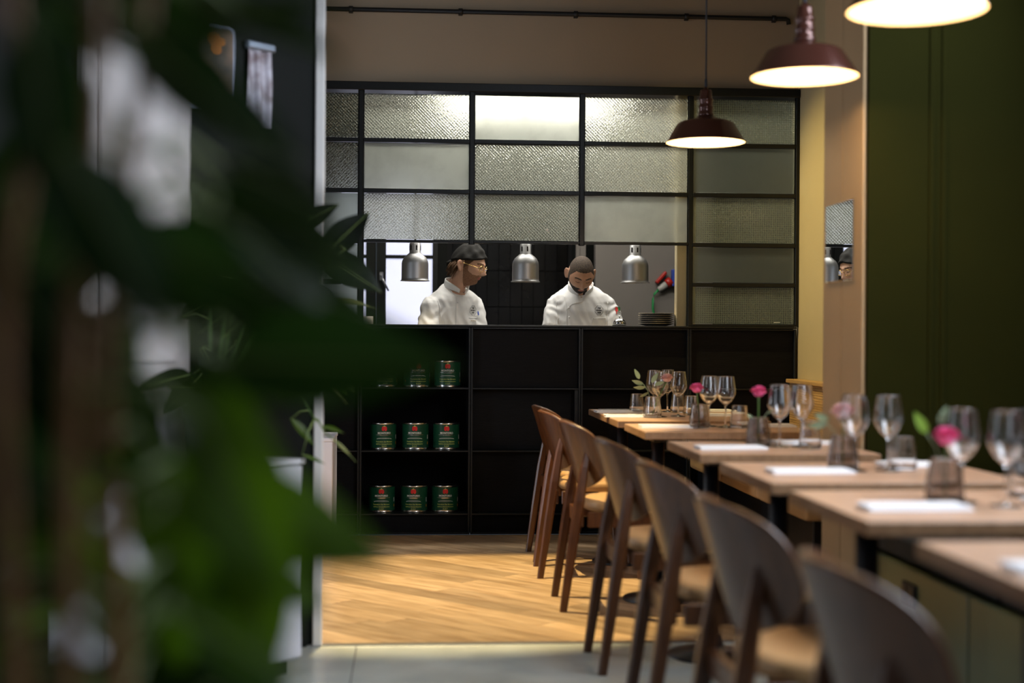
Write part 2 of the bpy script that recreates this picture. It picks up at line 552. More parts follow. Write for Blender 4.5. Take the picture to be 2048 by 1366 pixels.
dirv = (-math.sin(R(44)), math.cos(R(44)))
nrm = (math.cos(R(44)), math.sin(R(44)))
PWD = .125
n_pl = 0
for i in range(-12, 46):
    c = i * PWD
    t = -3.2 + rng.random() * 1.2
    while t < 9.5:
        ln = 1.0 + rng.random() * .6
        base = (c * nrm[0] - 2.0, c * nrm[1] + 4.6)
        quad = []
        for (tt, w) in ((t + .0012, .001), (t + ln - .0012, .001), (t + ln - .0012, PWD - .001), (t + .0012, PWD - .001)):
            quad.append((base[0] + dirv[0] * tt + nrm[0] * w, base[1] + dirv[1] * tt + nrm[1] * w))
        t += ln
        q = quad
        for ax, v, kl in ((0, -.95, False), (0, 2.26, True), (1, 5.295, False), (1, 8.19, True)):
            if q:
                q = clip_poly(q, ax, v, kl)
        if len(q) < 3:
            continue
        cx = sum(p[0] for p in q) / len(q)
        cy = sum(p[1] for p in q) / len(q)
        bm = bm_new()
        h = -rng.random() * .0008
        top = [bm.verts.new((0, 0, 0)) for _ in q]
        bot = [bm.verts.new((0, 0, 0)) for _ in q]
        ca, sa = math.cos(R(-134)), math.sin(R(-134))
        for k, p in enumerate(q):
            dx, dy = p[0] - cx, p[1] - cy
            lx, ly = dx * dirv[0] + dy * dirv[1], -dx * nrm[0] - dy * nrm[1]
            top[k].co = (lx, ly, h)
            bot[k].co = (lx, ly, -.012)
        bm.faces.new(top)
        for k in range(len(q)):
            bm.faces.new((top[k], bot[k], bot[(k + 1) % len(q)], top[(k + 1) % len(q)]))
        o = obj('plank', bm, 'plank', floor, loc=(cx, cy, 0), rot=(0, 0, math.atan2(dirv[1], dirv[0])))
        n_pl += 1

sub = bm_new(); box(sub, -3.6, 2.4, -3.2, 5.262, -.06, -.006)
floor2 = struct('floor.001', sub, 'grout')
tag(floor2, 'grey green polished concrete floor in front of the wooden boards')
xs = [-3.4, -2.6, -1.4, -.19, 1.01, 2.27]
ys = [5.262, 4.06, 2.86, 1.66, .46, -.74, -3.1]
for i in range(len(xs) - 1):
    for j in range(len(ys) - 1):
        bm = bm_new(); box(bm, xs[i] + .0015, xs[i + 1] - .0015, ys[j + 1] + .0015, ys[j] - .0015, -.006, 0, .0012)
        obj('slab', bm, 'conc', floor2)
bm = bm_new(); box(bm, -.95, 2.27, 5.262, 5.292, -.01, .005, .002)
struct('trim_1', bm, 'steel')

bm = bm_new(); box(bm, XW, XW + .12, 5.40, 8.33, 0, 3.6)
struct('wall_right', bm, 'cream')
bm = bm_new(); box(bm, XW, XW + .12, 8.33, 13.0, 0, 3.6)
struct('wall_kitchen.004', bm, 'dark_wall')
bm = bm_new(); box(bm, XW, XW + .12, -3.2, 5.02, 0, 3.6)
# raised vertical folds in the dark green lining
gw = struct('wall_right.001', bm, 'green_wall')
for y in (2.4, 3.3, 4.1):
    bm = bm_new(); box(bm, XW - .012, XW + .002, y, y + .05, .42, 3.6, .006)
    obj('lining_batten', bm, 'green_wall', gw)
bm = bm_new(); box(bm, -1.6, XW, YP + .02, YP + .14, 2.60, 3.6)
struct('wall_back', bm, 'beige')
bm = bm_new(); box(bm, -3.6, 2.4, -3.2, 8.36, 3.6, 3.7)
struct('ceiling', bm, 'ceiling')
bm = bm_new(); box(bm, -3.6, 2.4, 8.36, 13, 3.05, 3.15)
struct('ceiling.001', bm, 'kwall')
# pillar: two tan panels with a seam
bm = bm_new()
box(bm, 1.632, XW, 5.03, 5.50, 0, 3.6)
pil = struct('pillar', bm, 'pillar')
tag(pil, 'tan square pillar between the two benches')
for (y0, y1) in ((5.02, 5.258), (5.264, 5.502)):
    bm = bm_new(); box(bm, 1.622, 1.634, y0, y1, 0, 3.6, .003)
    obj('panel', bm, 'pillar', pil)
# green lining on the camera side of the pillar, with narrow raised folds
bm = bm_new(); box(bm, 1.640, XW, 5.008, 5.03, 0, 3.6)
gl = struct('wall_lining', bm, 'green_wall')
for x in (1.86, 1.905):
    bm = bm_new(); box(bm, x, x + .022, 5.000, 5.010, .44, 3.6, .004)
    obj('lining_batten', bm, 'green_wall', gl)
bm = bm_new(); box(bm, 1.612, 1.622, 5.10, 5.442, 1.36, 1.657, .002)
tag(obj('mirror', bm, 'mirror'), 'small square mirror tile fixed to the tan pillar', 'mirror')

# slanted dark wall at the left with its white end trim
SD = Vector((-math.sin(R(43)), -math.cos(R(43)), 0))     # along the wall towards the camera
SN = Vector((math.cos(R(43)), -math.sin(R(43)), 0))      # out of the wall, towards the camera side
SP = Vector((-.350, 5.285, 0))


def slant(s, n, z):
    return SP + SD * s + SN * n + Vector((0, 0, z))


def slant_box(bm, s0, s1, n0, n1, z0, z1, bev=0.0):
    b2 = bmesh.new()
    box(b2, s0, s1, n0, n1, z0, z1, bev)
    mp = [bm.verts.new(slant(v.co.x, v.co.y, v.co.z)) for v in b2.verts]
    b2.verts.index_update()
    for f in b2.faces:
        bm.faces.new([mp[v.index] for v in f.verts])
    b2.free()
    return bm


bm = bm_new(); slant_box(bm, .0, 1.32, -.10, 0, 0, 3.6)
struct('wall_left', bm, 'dark_wall')
bm = bm_new(); box(bm, -.352, -.318, 5.262, 5.31, 0, 3.6, .004)
struct('trim_2', bm, 'white_trim')
bm = bm_new(); slant_box(bm, .60, 1.02, 0, .035, 0, 2.35, .006)
d1 = struct('door_1', bm, 'pale_door')
for (z0, z1) in ((.12, .95), (1.05, 2.2)):
    bm = bm_new(); slant_box(bm, .66, .96, .035, .045, z0, z1, .006)
    obj('door_panel', bm, 'pale_door', d1)
# unseen wall block beside the partition, added to cut the floor light
bm = bm_new(); box(bm, -2.4, -.95, 7.46, 8.34, 0, 3.6)
struct('wall_light_block', bm, 'beige')

t = empty('track_spotlight', (-.05, 6.50, 3.42), 'unseen black ceiling spotlight, added with a flap that cuts its light on the wooden floor', 'lamp')
bm = bm_new(); tube(bm, [(0, 0, .012), (0, 0, .10)], .045, 18); tube(bm, [(0, 0, .10), (0, 0, .18)], .010, 8)
obj('housing', bm, 'black', t)
bm = bm_new(); box(bm, -.14, .14, .0545, .0585, -.20, .04, .001)  # unseen flap added to give the floor light a straight edge
obj('light_flap', bm, 'black', t)
# conduit along the wall above the screen
t = empty('conduit_pipe', (0, YP, 3.02), 'thin black conduit pipe running along the wall above the glazed screen', 'pipe')
bm = bm_new(); tube(bm, [(-1.4, 0, 0), (2.19, 0, 0), (2.205, .005, -.005), (2.21, .01, -.03)], .013, 10)
obj('pipe', bm, 'black', t)
for x in (-.35, .28, .95, 1.6, 2.12):
    bm = bm_new(); tube(bm, [(x - .012, 0, 0), (x + .012, 0, 0)], .0165, 10); box(bm, x - .012, x + .012, .0, .022, -.02, .02, .002)
    obj('pipe_clip', bm, 'black', t)

# ------------------------------------------------------------------ glazed screen
XB = [-.93, -.287, .351, .991, 1.629, 2.266]
scr = empty('glazed_screen', (0.67, YP, 1.21), 'black steel grid screen with textured glass panes above the serving hatch', 'screen')


def part_at(name, bm, m, parent):
    """build in world coordinates, store relative to the parent's location"""
    bmesh.ops.translate(bm, vec=-Vector(parent.location), verts=bm.verts)
    return obj(name, bm, m, parent)


bm = bm_new(); box(bm, XB[0] - .02, 2.272, YP - .03, YP + .13, 2.555, 2.603, .003)
part_at('top_beam', bm, 'frame', scr)
ROW = [2.555, 2.271, 1.980, 1.688]
SIDE = [1.688, 1.455, 1.213]
PW = .0125
for i, x in enumerate(XB):
    z0 = 1.213
    if i in (2, 3):
        z0 = 1.676
    x0, x1 = (x - PW, x + PW)
    bm = bm_new(); box(bm, x0, x1, YP - .012, YP + .028, z0, 2.556, .002)
    box(bm, x0 - .006, x1 + .006, YP + .004, YP + .012, z0, 2.556)
    part_at('post', bm, 'frame', scr)
PAT = {(0, 0): 'g_ham_dark', (0, 1): 'g_ham_dark', (0, 2): 'g_smoke', (1, 0): 'g_ham', (1, 1): 'g_frost', (1, 2): 'g_ham', (2, 0): 'g_frost', (2, 1): 'g_ham', (2, 2): 'g_ham',
       (3, 0): 'g_ham', (3, 1): 'g_ham', (3, 2): 'g_frost', (4, 0): 'g_grid', (4, 1): 'g_smoke', (4, 2): 'g_grid', (4, 3): 'g_smoke', (4, 4): 'g_grid', (0, 3): 'g_smoke', (0, 4): 'g_smoke'}
for c in range(5):
    zs = ROW + (SIDE[1:] if c in (0, 4) else [])
    for r in range(len(zs) - 1):
        xa, xb = XB[c] + PW, XB[c + 1] - PW
        za, zb = zs[r + 1] + .011, zs[r] - .011
        bm = bm_new(); box(bm, xa - XB[c] - .32 + .004, xb - XB[c] - .32 - .004, -.003, .003, -(zb - za) / 2 + .004, (zb - za) / 2 - .004)
        o = obj('glass_pane', bm, PAT[(c, r)], scr)
        o.location = Vector((XB[c] + .32, YP + .006, (za + zb) / 2)) - Vector(scr.location)
        if r > 0:
            bm = bm_new(); box(bm, xa, xb, YP - .012, YP + .028, zs[r] - .0115, zs[r] + .0115, .002)
            part_at('glazing_bar', bm, 'frame', scr)
    zb = zs[-1]
    bm = bm_new(); box(bm, XB[c] + PW, XB[c + 1] - PW, YP - .014, YP + .03, max(zb - .004, 1.2125), zb + .0115, .002)
    part_at('bottom_rail', bm, 'frame', scr)
# paint flecks on the third pane, and the smudged maker's mark of the squared pane
bm = bm_new()
for (x, z, r) in ((.790, 1.766, .007), (.797, 1.756, .0045), (.784, 1.760, .003), (.803, 1.752, .003)):
    bmesh.ops.create_circle(bm, cap_ends=True, segments=9, radius=r, matrix=Matrix.Translation((x, YP + .002, z)) @ Matrix.Rotation(PI / 2, 4, 'X'))
part_at('paint_fleck', bm, 'canwhite', scr)
bm = bm_new(); box(bm, 2.13, 2.168, YP + .0015, YP + .0025, 1.236, 1.239)
part_at('paint_fleck', bm, 'canwhite', scr)

# steel serving ledge
bm = bm_new(); box(bm, XB[0], 2.262, YP - .02, YP + .48, 1.200, 1.212, .002)
tag(obj('serving_ledge', bm, 'frame'), 'long black steel serving ledge under the kitchen hatch', 'ledge')

# cabinets under the hatch
SH = [1.198, .848, .485, .121, .008]


def cabinet(i, label, open_shelves, depth):
    x0, x1 = XB[i] + .0015, XB[i + 1] - .0015
    if i == 4:
        x1 = 2.262
    t = empty('shelf_cabinet' if open_shelves else 'panelled_cabinet', ((x0 + x1) / 2, YP, 0), label, 'cabinet', 'black cabinets under the hatch')
    yb = YP + .42
    for xa, xb in ((x0, x0 + .011), (x1 - .011, x1)):
        bm = bm_new(); box(bm, xa, xb, YP - .006, yb, .0, 1.198, .0012)
        part_at('side_panel', bm, 'edge', t)
    bm = bm_new(); box(bm, x0, x1, yb, yb + .012, .0, 1.198)
    part_at('back_panel', bm, 'cabin', t)
    for k, z in enumerate(SH):
        bm = bm_new(); box(bm, x0 + .011, x1 - .011, YP - .004, yb, z - .009 if z > .02 else 0, z if z > .02 else .012, .001)
        part_at('shelf', bm, 'edge', t)
    bm = bm_new(); box(bm, x0 + .011, x1 - .011, YP + .02, YP + .034, .012, .112)
    part_at('plinth_panel', bm, 'cab', t)
    if not open_shelves:
        for k in range(3):
            y = YP + depth[k]
            bm = bm_new(); box(bm, x0 + .012, x1 - .012, y, y + .016, SH[k + 1] + .001, SH[k] - .010, .001)
            part_at('front_panel', bm, 'cab', t)
            if depth[k] > .06:
                bm = bm_new(); box(bm, x1 - .032, x1 - .012, YP + .012, YP + .024, SH[k + 1] + .001, SH[k] - .010)
                part_at('edge_strip', bm, 'edge', t)
    return t


cabinet(0, 'closed black panelled cabinet behind the leaves, left of the open shelves', False, [.04, .04, .04])
cabinet(1, 'black open shelf cabinet holding nine green tomato cans', True, None)
cabinet(2, 'closed black panelled cabinet directly right of the tomato can shelves', False, [.03, .09, .05])
cabinet(3, 'closed black panelled cabinet behind the farthest dining table', False, [.03, .09, .05])
cabinet(4, 'closed black panelled cabinet against the cream wall', False, [.02, .05, .04])

# ------------------------------------------------------------------ tomato cans
CR, CH = .0765, .155


def cyl(r):
    return lambda x, z: (r * math.sin(x / r), -r * math.cos(x / r), z)


def make_can():
    t = empty('tomato_can', (0, 0, 0), 'x', 'can', 'tomato cans on the open shelves')
    bm = bm_new()
    lathe(bm, [(.0, .004), (CR - .004, .004), (CR, .0), (CR + .0015, .002), (CR + .0015, .007), (CR, .009), (CR, CH - .009), (CR + .0015, CH - .007), (CR + .0015, CH - .001), (CR, CH), (CR - .003, CH - .001), (CR - .005, CH - .006), (0, CH - .006)], 40)
    obj('tin_body', bm, 'tin', t)
    bm = bm_new()
    lathe(bm, [(CR + .0006, .010), (CR + .0006, CH - .010)], 48)
    lab = obj('paper_label', bm, 'canlabel', t)
    mp = cyl(CR + .0013)
    bm = bm_new()
    # red tomato pair
    for s in (-1, 1):
        n = 14
        vs = [(s * .0065 + .0095 * math.cos(2 * PI * k / n) * (.95 if math.sin(2 * PI * k / n) > 0 else 1), .121 + (.0165 if math.sin(2 * PI * k / n) > 0 else .0125) * math.sin(2 * PI * k / n)) for k in range(n)]
        add_flat(bm, vs, [list(range(n))], cyl(CR + .0013 + (.0002 if s > 0 else 0)), 0)
    add_flat(bm, [(-.008, .134), (.008, .134), (.0, .1425)], [[0, 1, 2]], cyl(CR + .0019), 1)
    add_flat(bm, [(-.003, .1095), (.003, .1095), (.0, .118)], [[0, 1, 2]], cyl(CR + .0019), 2)
    obj('tomato_emblem', bm, ['canred', 'canlime', 'canlabel'], lab)
    bm = bm_new()
    vs, fs = text_shape('MONTORO', .0150, .0004)
    add_flat(bm, [(x, z + .0965) for x, z in vs], fs, mp, 0)

    def stripe(x0, x1, z, h, mi, arch=0.0):
        n = 12
        vs = [(x0 + (x1 - x0) * k / n, z + arch * (1 - (2 * k / n - 1) ** 4)) for k in range(n + 1)] + [(x0 + (x1 - x0) * k / n, z + h + arch * (1 - (2 * k / n - 1) ** 4)) for k in range(n, -1, -1)]
        fs = [[k, k + 1, 2 * n - k, 2 * n + 1 - k] for k in range(n)]
        add_flat(bm, vs, fs, mp, mi)
    stripe(-.052, .052, .0855, .0016, 2)
    stripe(-.024, .024, .0815, .0016, 2)
    stripe(-.045, .045, .062, .0022, 0, .004)
    for z, s, sz in ((.047, 'Pomodoro San Marzano', .0100), (.0335, "dell'Agro Sarnese-Nocerino", .0088), (.0205, 'D.O.P.', .0105)):
        vs, fs = text_shape(s, sz, .0003)
        add_flat(bm, [(x, y + z) for x, y in vs], fs, mp, 1)
    stripe(-.045, .045, .0095, .004, 2)
    for a, z0, z1, mi in ((.088, .06, .085, 0), (.088, .03, .045, 3), (-.092, .025, .045, 2)):
        add_flat(bm, [(a, z0), (a + .006, z0), (a + .006, z1), (a, z1)], [[0, 1, 2, 3]], mp, mi)
    obj('label_print', bm, ['canwhite', 'canlime', 'tin', 'canorange'], lab)
    return t


can0 = make_can()
first = True
for r, (z, zn) in enumerate(((.848, 'top'), (.485, 'middle'), (.121, 'bottom'))):
    for c, (px, cn) in enumerate(((-.150, 'left'), (.040, 'centre'), (.220, 'right'))):
        lab = {'left': 'green tomato can on the %s shelf, nearest the leaves' % zn, 'centre': 'green tomato can in the middle of the %s shelf' % zn, 'right': 'shaded green tomato can on the %s shelf, last before the closed cabinet' % zn}[cn]
        sh = {0: .0, 1: -.005, 2: -.010}[r]
        loc = (px + sh, YP + .115 + .02 * rng.random(), z)
        o = can0 if first else copy_tree(can0)
        first = False
        o.location = loc
        o['label'] = lab
        o.rotation_euler = (0, 0, R(rng.uniform(-4, 8)))

# ------------------------------------------------------------------ kitchen behind the hatch
bm = bm_new(); box(bm, -3.0, XW, 8.70, 13, -.05, 0)
struct('floor.002', bm, 'kfloor')
YB = 11.6
bm = bm_new()
box(bm, .30, 1.32, YB + .012, YB + .1, 0, 3.05)
kw = struct('wall_kitchen', bm, 'grout')
tag(kw, 'black tiled rear wall of the kitchen')
tw, th = .095, .295
tile_bm = bm_new(); box(tile_bm, .0015, tw - .0015, -.008, .008, .0015, th - .0015, .002)
tile_me = None
for i in range(10):
    for j in range(7):
        x, z = .34 + i * tw, .62 + j * th - .115
        if tile_me is None:
            o = obj('tile', tile_bm, 'tile', kw, loc=(x, YB + .012, z))
            tile_me = o.data
        else:
            o = obj('tile', tile_me, 'tile', kw, loc=(x, YB + .012, z))
bm = bm_new(); box(bm, -3.0, -1.2, YB, YB + .1, 0, 3.05); box(bm, -1.2, .30, YB, YB + .1, 0, .8); box(bm, -1.2, .30, YB, YB + .1, 2.35, 3.05); box(bm, .215, .30, YB, YB + .1, .8, 2.35); box(bm, 1.32, 2.3, YB, YB + .1, 0, 3.05)
struct('wall_kitchen.001', bm, 'dark_wall')
# window with frosted day-lit panes
w = empty('window_1', (-.3, YB, .8), 'dark framed kitchen window with frosted day-lit panes', None)
w['kind'] = 'structure'
for a in ((-1.2, -.56, .8, 2.35), (-.36, -.28, .8, 2.35), (-.275, -.198, .8, 2.35), (.178, .225, .8, 2.35)):
    bm = bm_new(); box(bm, a[0], a[1], YB - .03, YB + .05, a[2], a[3], .004)
    part_at('window_frame', bm, 'frame', w)
for (x0, x1) in ((-.56, -.36), (-.198, .178)):
    for z in (.8, 1.775, 2.32):
        bm = bm_new(); box(bm, x0, x1, YB - .02, YB + .05, z, z + .03, .003)
        part_at('window_bar', bm, 'frame', w)
    for (z0, z1) in ((.83, 1.775), (1.805, 2.32)):
        bm = bm_new(); box(bm, x0, x1, YB + .0, YB + .012, z0, z1)
        part_at('pane', bm, 'winlit', w)
bm = bm_new(); tube(bm, [(-.235, YB - .03, 1.63), (-.235, YB - .07, 1.63), (-.222, YB - .075, 1.60), (-.175, YB - .075, 1.51)], .008, 8); box(bm, -.25, -.22, YB - .042, YB - .03, 1.595, 1.665, .004)
part_at('handle', bm, 'steel', w)
# grey wall and jamb right of the tiles
bm = bm_new(); box(bm, 1.385, 2.275, 10.6, 10.7, 0, 3.05)
struct('wall_kitchen.002', bm, 'grey')
bm = bm_new(); box(bm, 1.255, 1.285, 10.75, 10.80, 0, 3.05, .003); box(bm, 1.285, 1.33, 10.76, 10.79, 0, 3.05)
struct('trim_3', bm, 'grey')
bm = bm_new(); box(bm, 1.585, 1.70, 8.40, 8.47, 0, 2.62, .004)
struct('trim_4', bm, 'cream')
bm = bm_new(); box(bm, -2.4, -2.28, 8.36, 13, 0, 3.05)
struct('wall_kitchen.003', bm, 'kwall')

# ceiling lamp seen through the top panes
t = empty('kitchen_light', (.80, 9.6, 2.715), 'bright white ceiling lamp glowing behind the top middle glass pane', 'lamp')
bm = bm_new(); box(bm, -.62, .62, -.07, .07, .095, .14, .006)
obj('housing', bm, 'white', t)
bm = bm_new(); box(bm, -.60, .60, -.06, .06, .0, .095, .025, seg=3)
obj('diffuser', bm, 'tube', t)
for x in (-.45, .45):
    bm = bm_new(); tube(bm, [(x, 0, .135), (x, 0, .335)], .004, 6)
    obj('suspension_rod', bm, 'steel', t)

# heat lamps
def heat_lamp():
    t = empty('heat_lamp', (0, 0, 0), 'x', 'lamp', 'heat lamps hanging in the hatch')
    p = [(.0845, 0), (.088, .0), (.088, .003), (.0815, .006), (.0805, .02), (.080, .105), (.077, .120), (.066, .142), (.045, .160), (.034, .170), (.034, .225), (.030, .228), (.0, .228)]
    bm = bm_new(); lathe(bm, p, 40); lathe(bm, [(.0840, 0.0), (.077, .012), (.076, .104), (.060, .140), (.0, .165)], 40)
    obj('shade', bm, 'alu', t)
    vm = None
    for k in range(6):
        if vm is None:
            bm = bm_new(); box(bm, -.0045, .0045, -.0352, -.0335, .184, .213)
            v = obj('vent_slot', bm, 'black', t)
            vm = v.data
        else:
            v = obj('vent_slot', vm, 'black', t)
        v.rotation_euler = (0, 0, 2 * PI * k / 6 + .25)
    bm = bm_new(); tube(bm, [(0, 0, .228), (0, 0, 1.58)], .006, 8)
    obj('cord', bm, 'black', t)
    bm = bm_new(); bmesh.ops.create_uvsphere(bm, u_segments=16, v_segments=10, radius=.040, matrix=Matrix.Translation((0, 0, .075)))
    obj('bulb', bm, 'warmbulb', t)
    return t


h0 = heat_lamp()
HL = ((.027, 'aluminium heat lamp beside the kitchen window'), (.692, 'aluminium heat lamp hanging between the two cooks'), (1.359, 'aluminium heat lamp above the stack of plates'))
for i, (x, lab) in enumerate(HL):
    o = h0 if i == 0 else copy_tree(h0)
    o.location = (x, 8.55, 1.475)
    o['label'] = lab
    light('heat_lamp_light', 'SPOT', (x, 8.55, 1.50), 7, (1, .80, .50), (x, 8.62, 0), spot_size=R(130), spot_blend=.6, shadow_soft_size=.05)
# things on the ledge
bm = bm_new()
lathe(bm, [(0, .0), (.040, .0), (.044, .004), (.044, .048), (.041, .048), (.041, .008), (0, .006)], 32)
tag(obj('bowl', bm, 'ceramic', loc=(-.262, 8.44, 1.212)), 'low white bowl on the serving ledge below the window', 'bowl')


def make_plate():
    bm = bm_new()
    lathe(bm, [(0, .002), (.055, .002), (.060, .0), (.064, .003), (.088, .010), (.105, .0165), (.106, .018), (.104, .0185), (.086, .0135), (.062, .0065), (0, .005)], 44)
    for f in bm.faces:
        if all(v.co.xy.length > .1035 for v in f.verts):
            f.material_index = 1
    return bm


p0 = None
ORD = ['bottom plate', 'second plate from the bottom', 'third plate from the bottom', 'third plate from the top', 'second plate from the top', 'top plate']
for k in range(6):
    z = 1.212 + .012 * k
    if p0 is None:
        p0 = obj('plate', make_plate(), ['plate', 'platerim'])
        o = p0
    else:
        o = p0.copy(); COL.objects.link(o)
    o.location = (1.474, 8.47, z)
    tag(o, '%s of the dark grey stack on the serving ledge' % ORD[k], 'plate', 'plates stacked on the ledge')

t = empty('service_bell', (1.250, 8.45, 1.212), 'small chrome service bell on the ledge in front of the bearded cook', 'bell')
bm = bm_new(); lathe(bm, [(0, 0), (.042, 0), (.043, .004), (.040, .008), (.030, .010), (0, .010)], 32)
obj('base', bm, 'black', t)
bm = bm_new(); lathe(bm, [(.039, .012), (.040, .014), (.037, .026), (.028, .038), (.014, .045), (.004, .047), (0, .047)], 32)
obj('dome', bm, 'chrome', t)
bm = bm_new(); lathe(bm, [(0, .047), (.003, .047), (.003, .055), (.006, .057), (.006, .060), (0, .062)], 16)
obj('button', bm, 'chrome', t)

# industrial plug with green cable by the jamb
t = empty('power_plug', (1.90, 10.565, 1.535), 'red and grey industrial plug with green cable by the cream jamb', 'plug')
ax = Vector((.75, 0, .55)).normalized()
bm = bm_new(); tube(bm, [ax * -.055, ax * -.02, ax * .02], [.018, .026, .028], 16)
obj('grip', bm, 'greyplastic', t)
bm = bm_new(); tube(bm, [ax * .02, ax * .065], [.036, .036], 20)
obj('collar', bm, 'redplastic', t)
bm = bm_new(); box(bm, -.012, .012, -.03, .03, -.055, .055, .008, seg=2)
lidp = obj('flap', bm, 'redplastic', t, loc=(-.025, 0, .062), rot=(0, R(42), 0))
bm = bm_new(); tube(bm, [ax * -.055, ax * -.055 + Vector((-.03, 0, -.03)), (-.085, 0, -.10), (-.085, .0, -.17), (-.07, .0, -.25), (-.05, 0, -.40), (-.05, 0, -1.0)], .0085, 8)
obj('cable', bm, 'greencable', t)
t = empty('power_socket', (2.0, 10.565, 1.60), 'blue industrial socket half hidden behind the cream jamb', 'socket')
bm = bm_new(); box(bm, -.045, .045, -.03, .034, -.07, .06, .01, seg=2)
obj('housing', bm, 'blueplastic', t)
bm = bm_new(); tube(bm, [(0, -.02, -.03), (0, -.06, -.05)], [.028, .028], 16)
obj('lid', bm, 'blueplastic', t)
# work table the cooks lean on
t = empty('work_table', (.75, 8.86, 0), 'steel work table in front of the cooks, below the ledge', 'table')
bm = bm_new(); box(bm, -1.05, 1.0, -.15, .0, .88, .92, .004)
obj('top', bm, 'steel', t)
for x in (-1.0, -.45, .2, .95):
    bm = bm_new(); box(bm, x - .02, x + .02, -.14, -.10, 0, .88, .003)
    obj('leg', bm, 'steel', t)

# ------------------------------------------------------------------ benches along the right wall
t = empty('bench', (1.95, 6.98, 0), 'upholstered tan bench with slatted wooden back and black base behind the pillar', 'bench')
bm = bm_new(); box(bm, 1.675, 2.265, 5.80, 8.18, .02, .385, .004)
part_at('base', bm, 'blackmetal', t)
for k in range(3):
    y0 = 5.745 + k * .81
    bm = bm_new(); box(bm, 1.625, 2.19, y0 + .003, y0 + .807, .388, .475, .022, seg=3)
    part_at('seat_cushion', bm, 'bench', t)
bm = bm_new(); box(bm, 2.235, 2.268, 5.76, 8.18, .47, .90, .003)
part_at('back_board', bm, 'slat', t)
for k in range(28):
    z = .487 + k * .01425
    bm = bm_new(); box(bm, 2.215, 2.236, 5.76, 8.18, z, z + .0132, .002)
    part_at('slat', bm, 'slat', t)
bm = bm_new(); box(bm, 2.195, 2.272, 5.75, 8.19, .886, .908, .003)
part_at('top_rail', bm, 'slat', t)

t = empty('bench', (1.95, 3.3, 0), 'bench with olive green front panel and black cushion before the dark green wall', 'bench')
bm = bm_new(); box(bm, 1.66, 2.265, .6, 4.99, .0, .39, .004)
part_at('base', bm, 'blackmetal', t)
for k, (y0, y1) in enumerate(((4.035, 4.985), (2.9, 4.025), (1.75, 2.89))):
    bm = bm_new(); box(bm, 1.625, 1.662, y0, y1, .03, .397, .006, seg=2)
    part_at('front_panel', bm, 'green_panel', t)
for k, (y0, y1) in enumerate(((3.86, 4.98), (2.72, 3.85), (1.58, 2.71))):
    bm = bm_new(); box(bm, 1.64, 2.20, y0, y1, .405, .48, .022, seg=3)
    part_at('seat_cushion', bm, 'blackcush', t)
bm = bm_new(); box(bm, 2.02, 2.24, 2.6, 4.72, .47, .915, .05, seg=4)
part_at('back_cushion', bm, 'blackcush', t)
t = empty('power_outlet', (1.625, 4.51, .315), 'black double power outlet on the olive green bench front', 'outlet')
bm = bm_new(); box(bm, -.008, .0, -.062, .062, -.036, .036, .002)
obj('cover_plate', bm, 'black', t)
for y in (-.031, .031):
    bm = bm_new(); tube(bm, [(-.012, y, 0), (-.006, y, 0)], [.024, .024], 18); tube(bm, [(-.0125, y, .008), (-.011, y, .008)], .004, 8)
    obj('socket_ring', bm, 'blackmetal', t)

# ------------------------------------------------------------------ pendant lamps
def pendant():
    t = empty('pendant_lamp', (0, 0, 0), 'x', 'lamp', 'copper brown pendant lamps over the tables')
    out = [(.1800, 0), (.1815, .002), (.1800, .005), (.172, .016), (.132, .080), (.124, .089), (.108, .096), (.062, .106), (.042, .114), (.036, .124)]
    bm = bm_new(); lathe(bm, out + [(.0, .124)], 48)
    obj('shade', bm, 'copper', t)
    inn = [(.1795, .0005), (.170, .014), (.130, .077), (.121, .085), (.060, .101), (.034, .108), (.0, .108)]
    bm = bm_new(); lathe(bm, inn, 48)
    obj('shade_lining', bm, 'shade_in', t)
    bm = bm_new(); lathe(bm, [(.036, .124), (.037, .130), (.033, .134), (.032, .155), (.034, .158), (.034, .163), (.031, .166), (.030, .188), (.033, .192), (.033, .198), (.029, .202), (.027, .228), (.024, .240), (.012, .243), (.009, .252), (0, .252)], 32)
    obj('neck', bm, 'copper', t)
    bm = bm_new(); tube(bm, [(0, 0, .25), (0, 0, .29)], .0062, 8); tube(bm, [(0, 0, .29), (0, 0, 1.565)], .0042, 8)
    obj('cord', bm, 'cord', t)
    bm = bm_new(); bmesh.ops.create_uvsphere(bm, u_segments=16, v_segments=10, radius=.022, matrix=Matrix.Translation((0, 0, .062)))
    tube(bm, [(0, 0, .075), (0, 0, .108)], .014, 12)
    obj('bulb', bm, 'bulb', t)
    return t


pl0 = pendant()
for i, (x, y, z, lab) in enumerate(((1.337, 6.40, 2.032, 'copper brown pendant lamp hanging farthest, before the glazed screen'), (1.322, 4.72, 2.024, 'copper brown pendant lamp whose whole shade and neck show before the pillar'), (1.325, 3.66, 2.006, 'copper brown pendant lamp cut by the top edge, only its glowing rim showing'))):
    o = pl0 if i == 0 else copy_tree(pl0)
    o.location = (x, y, z)
    o['label'] = lab
    light('pendant_light', 'POINT', (x, y, z + .028), 7.5, (1.0, .70, .38), shadow_soft_size=.02)

# ------------------------------------------------------------------ dining tables
TB = [(6.64, 7.745), (5.86, 6.44), (4.745, 5.355), (3.79, 4.43), (2.985, 3.61), (2.05, 2.69)]
TLAB = ['long oak table against the kitchen cabinets, laid for four', 'second oak table from the kitchen, with the pink carnation in a smoky vase', 'third oak table from the kitchen, under the middle pendant lamp', 'fourth oak table from the kitchen, beside the end of the tan bench', 'fifth oak table from the kitchen, beside the green bench', 'nearest oak table, its far corner cut by the picture edge']
TX0, TX1 = .978, 1.712


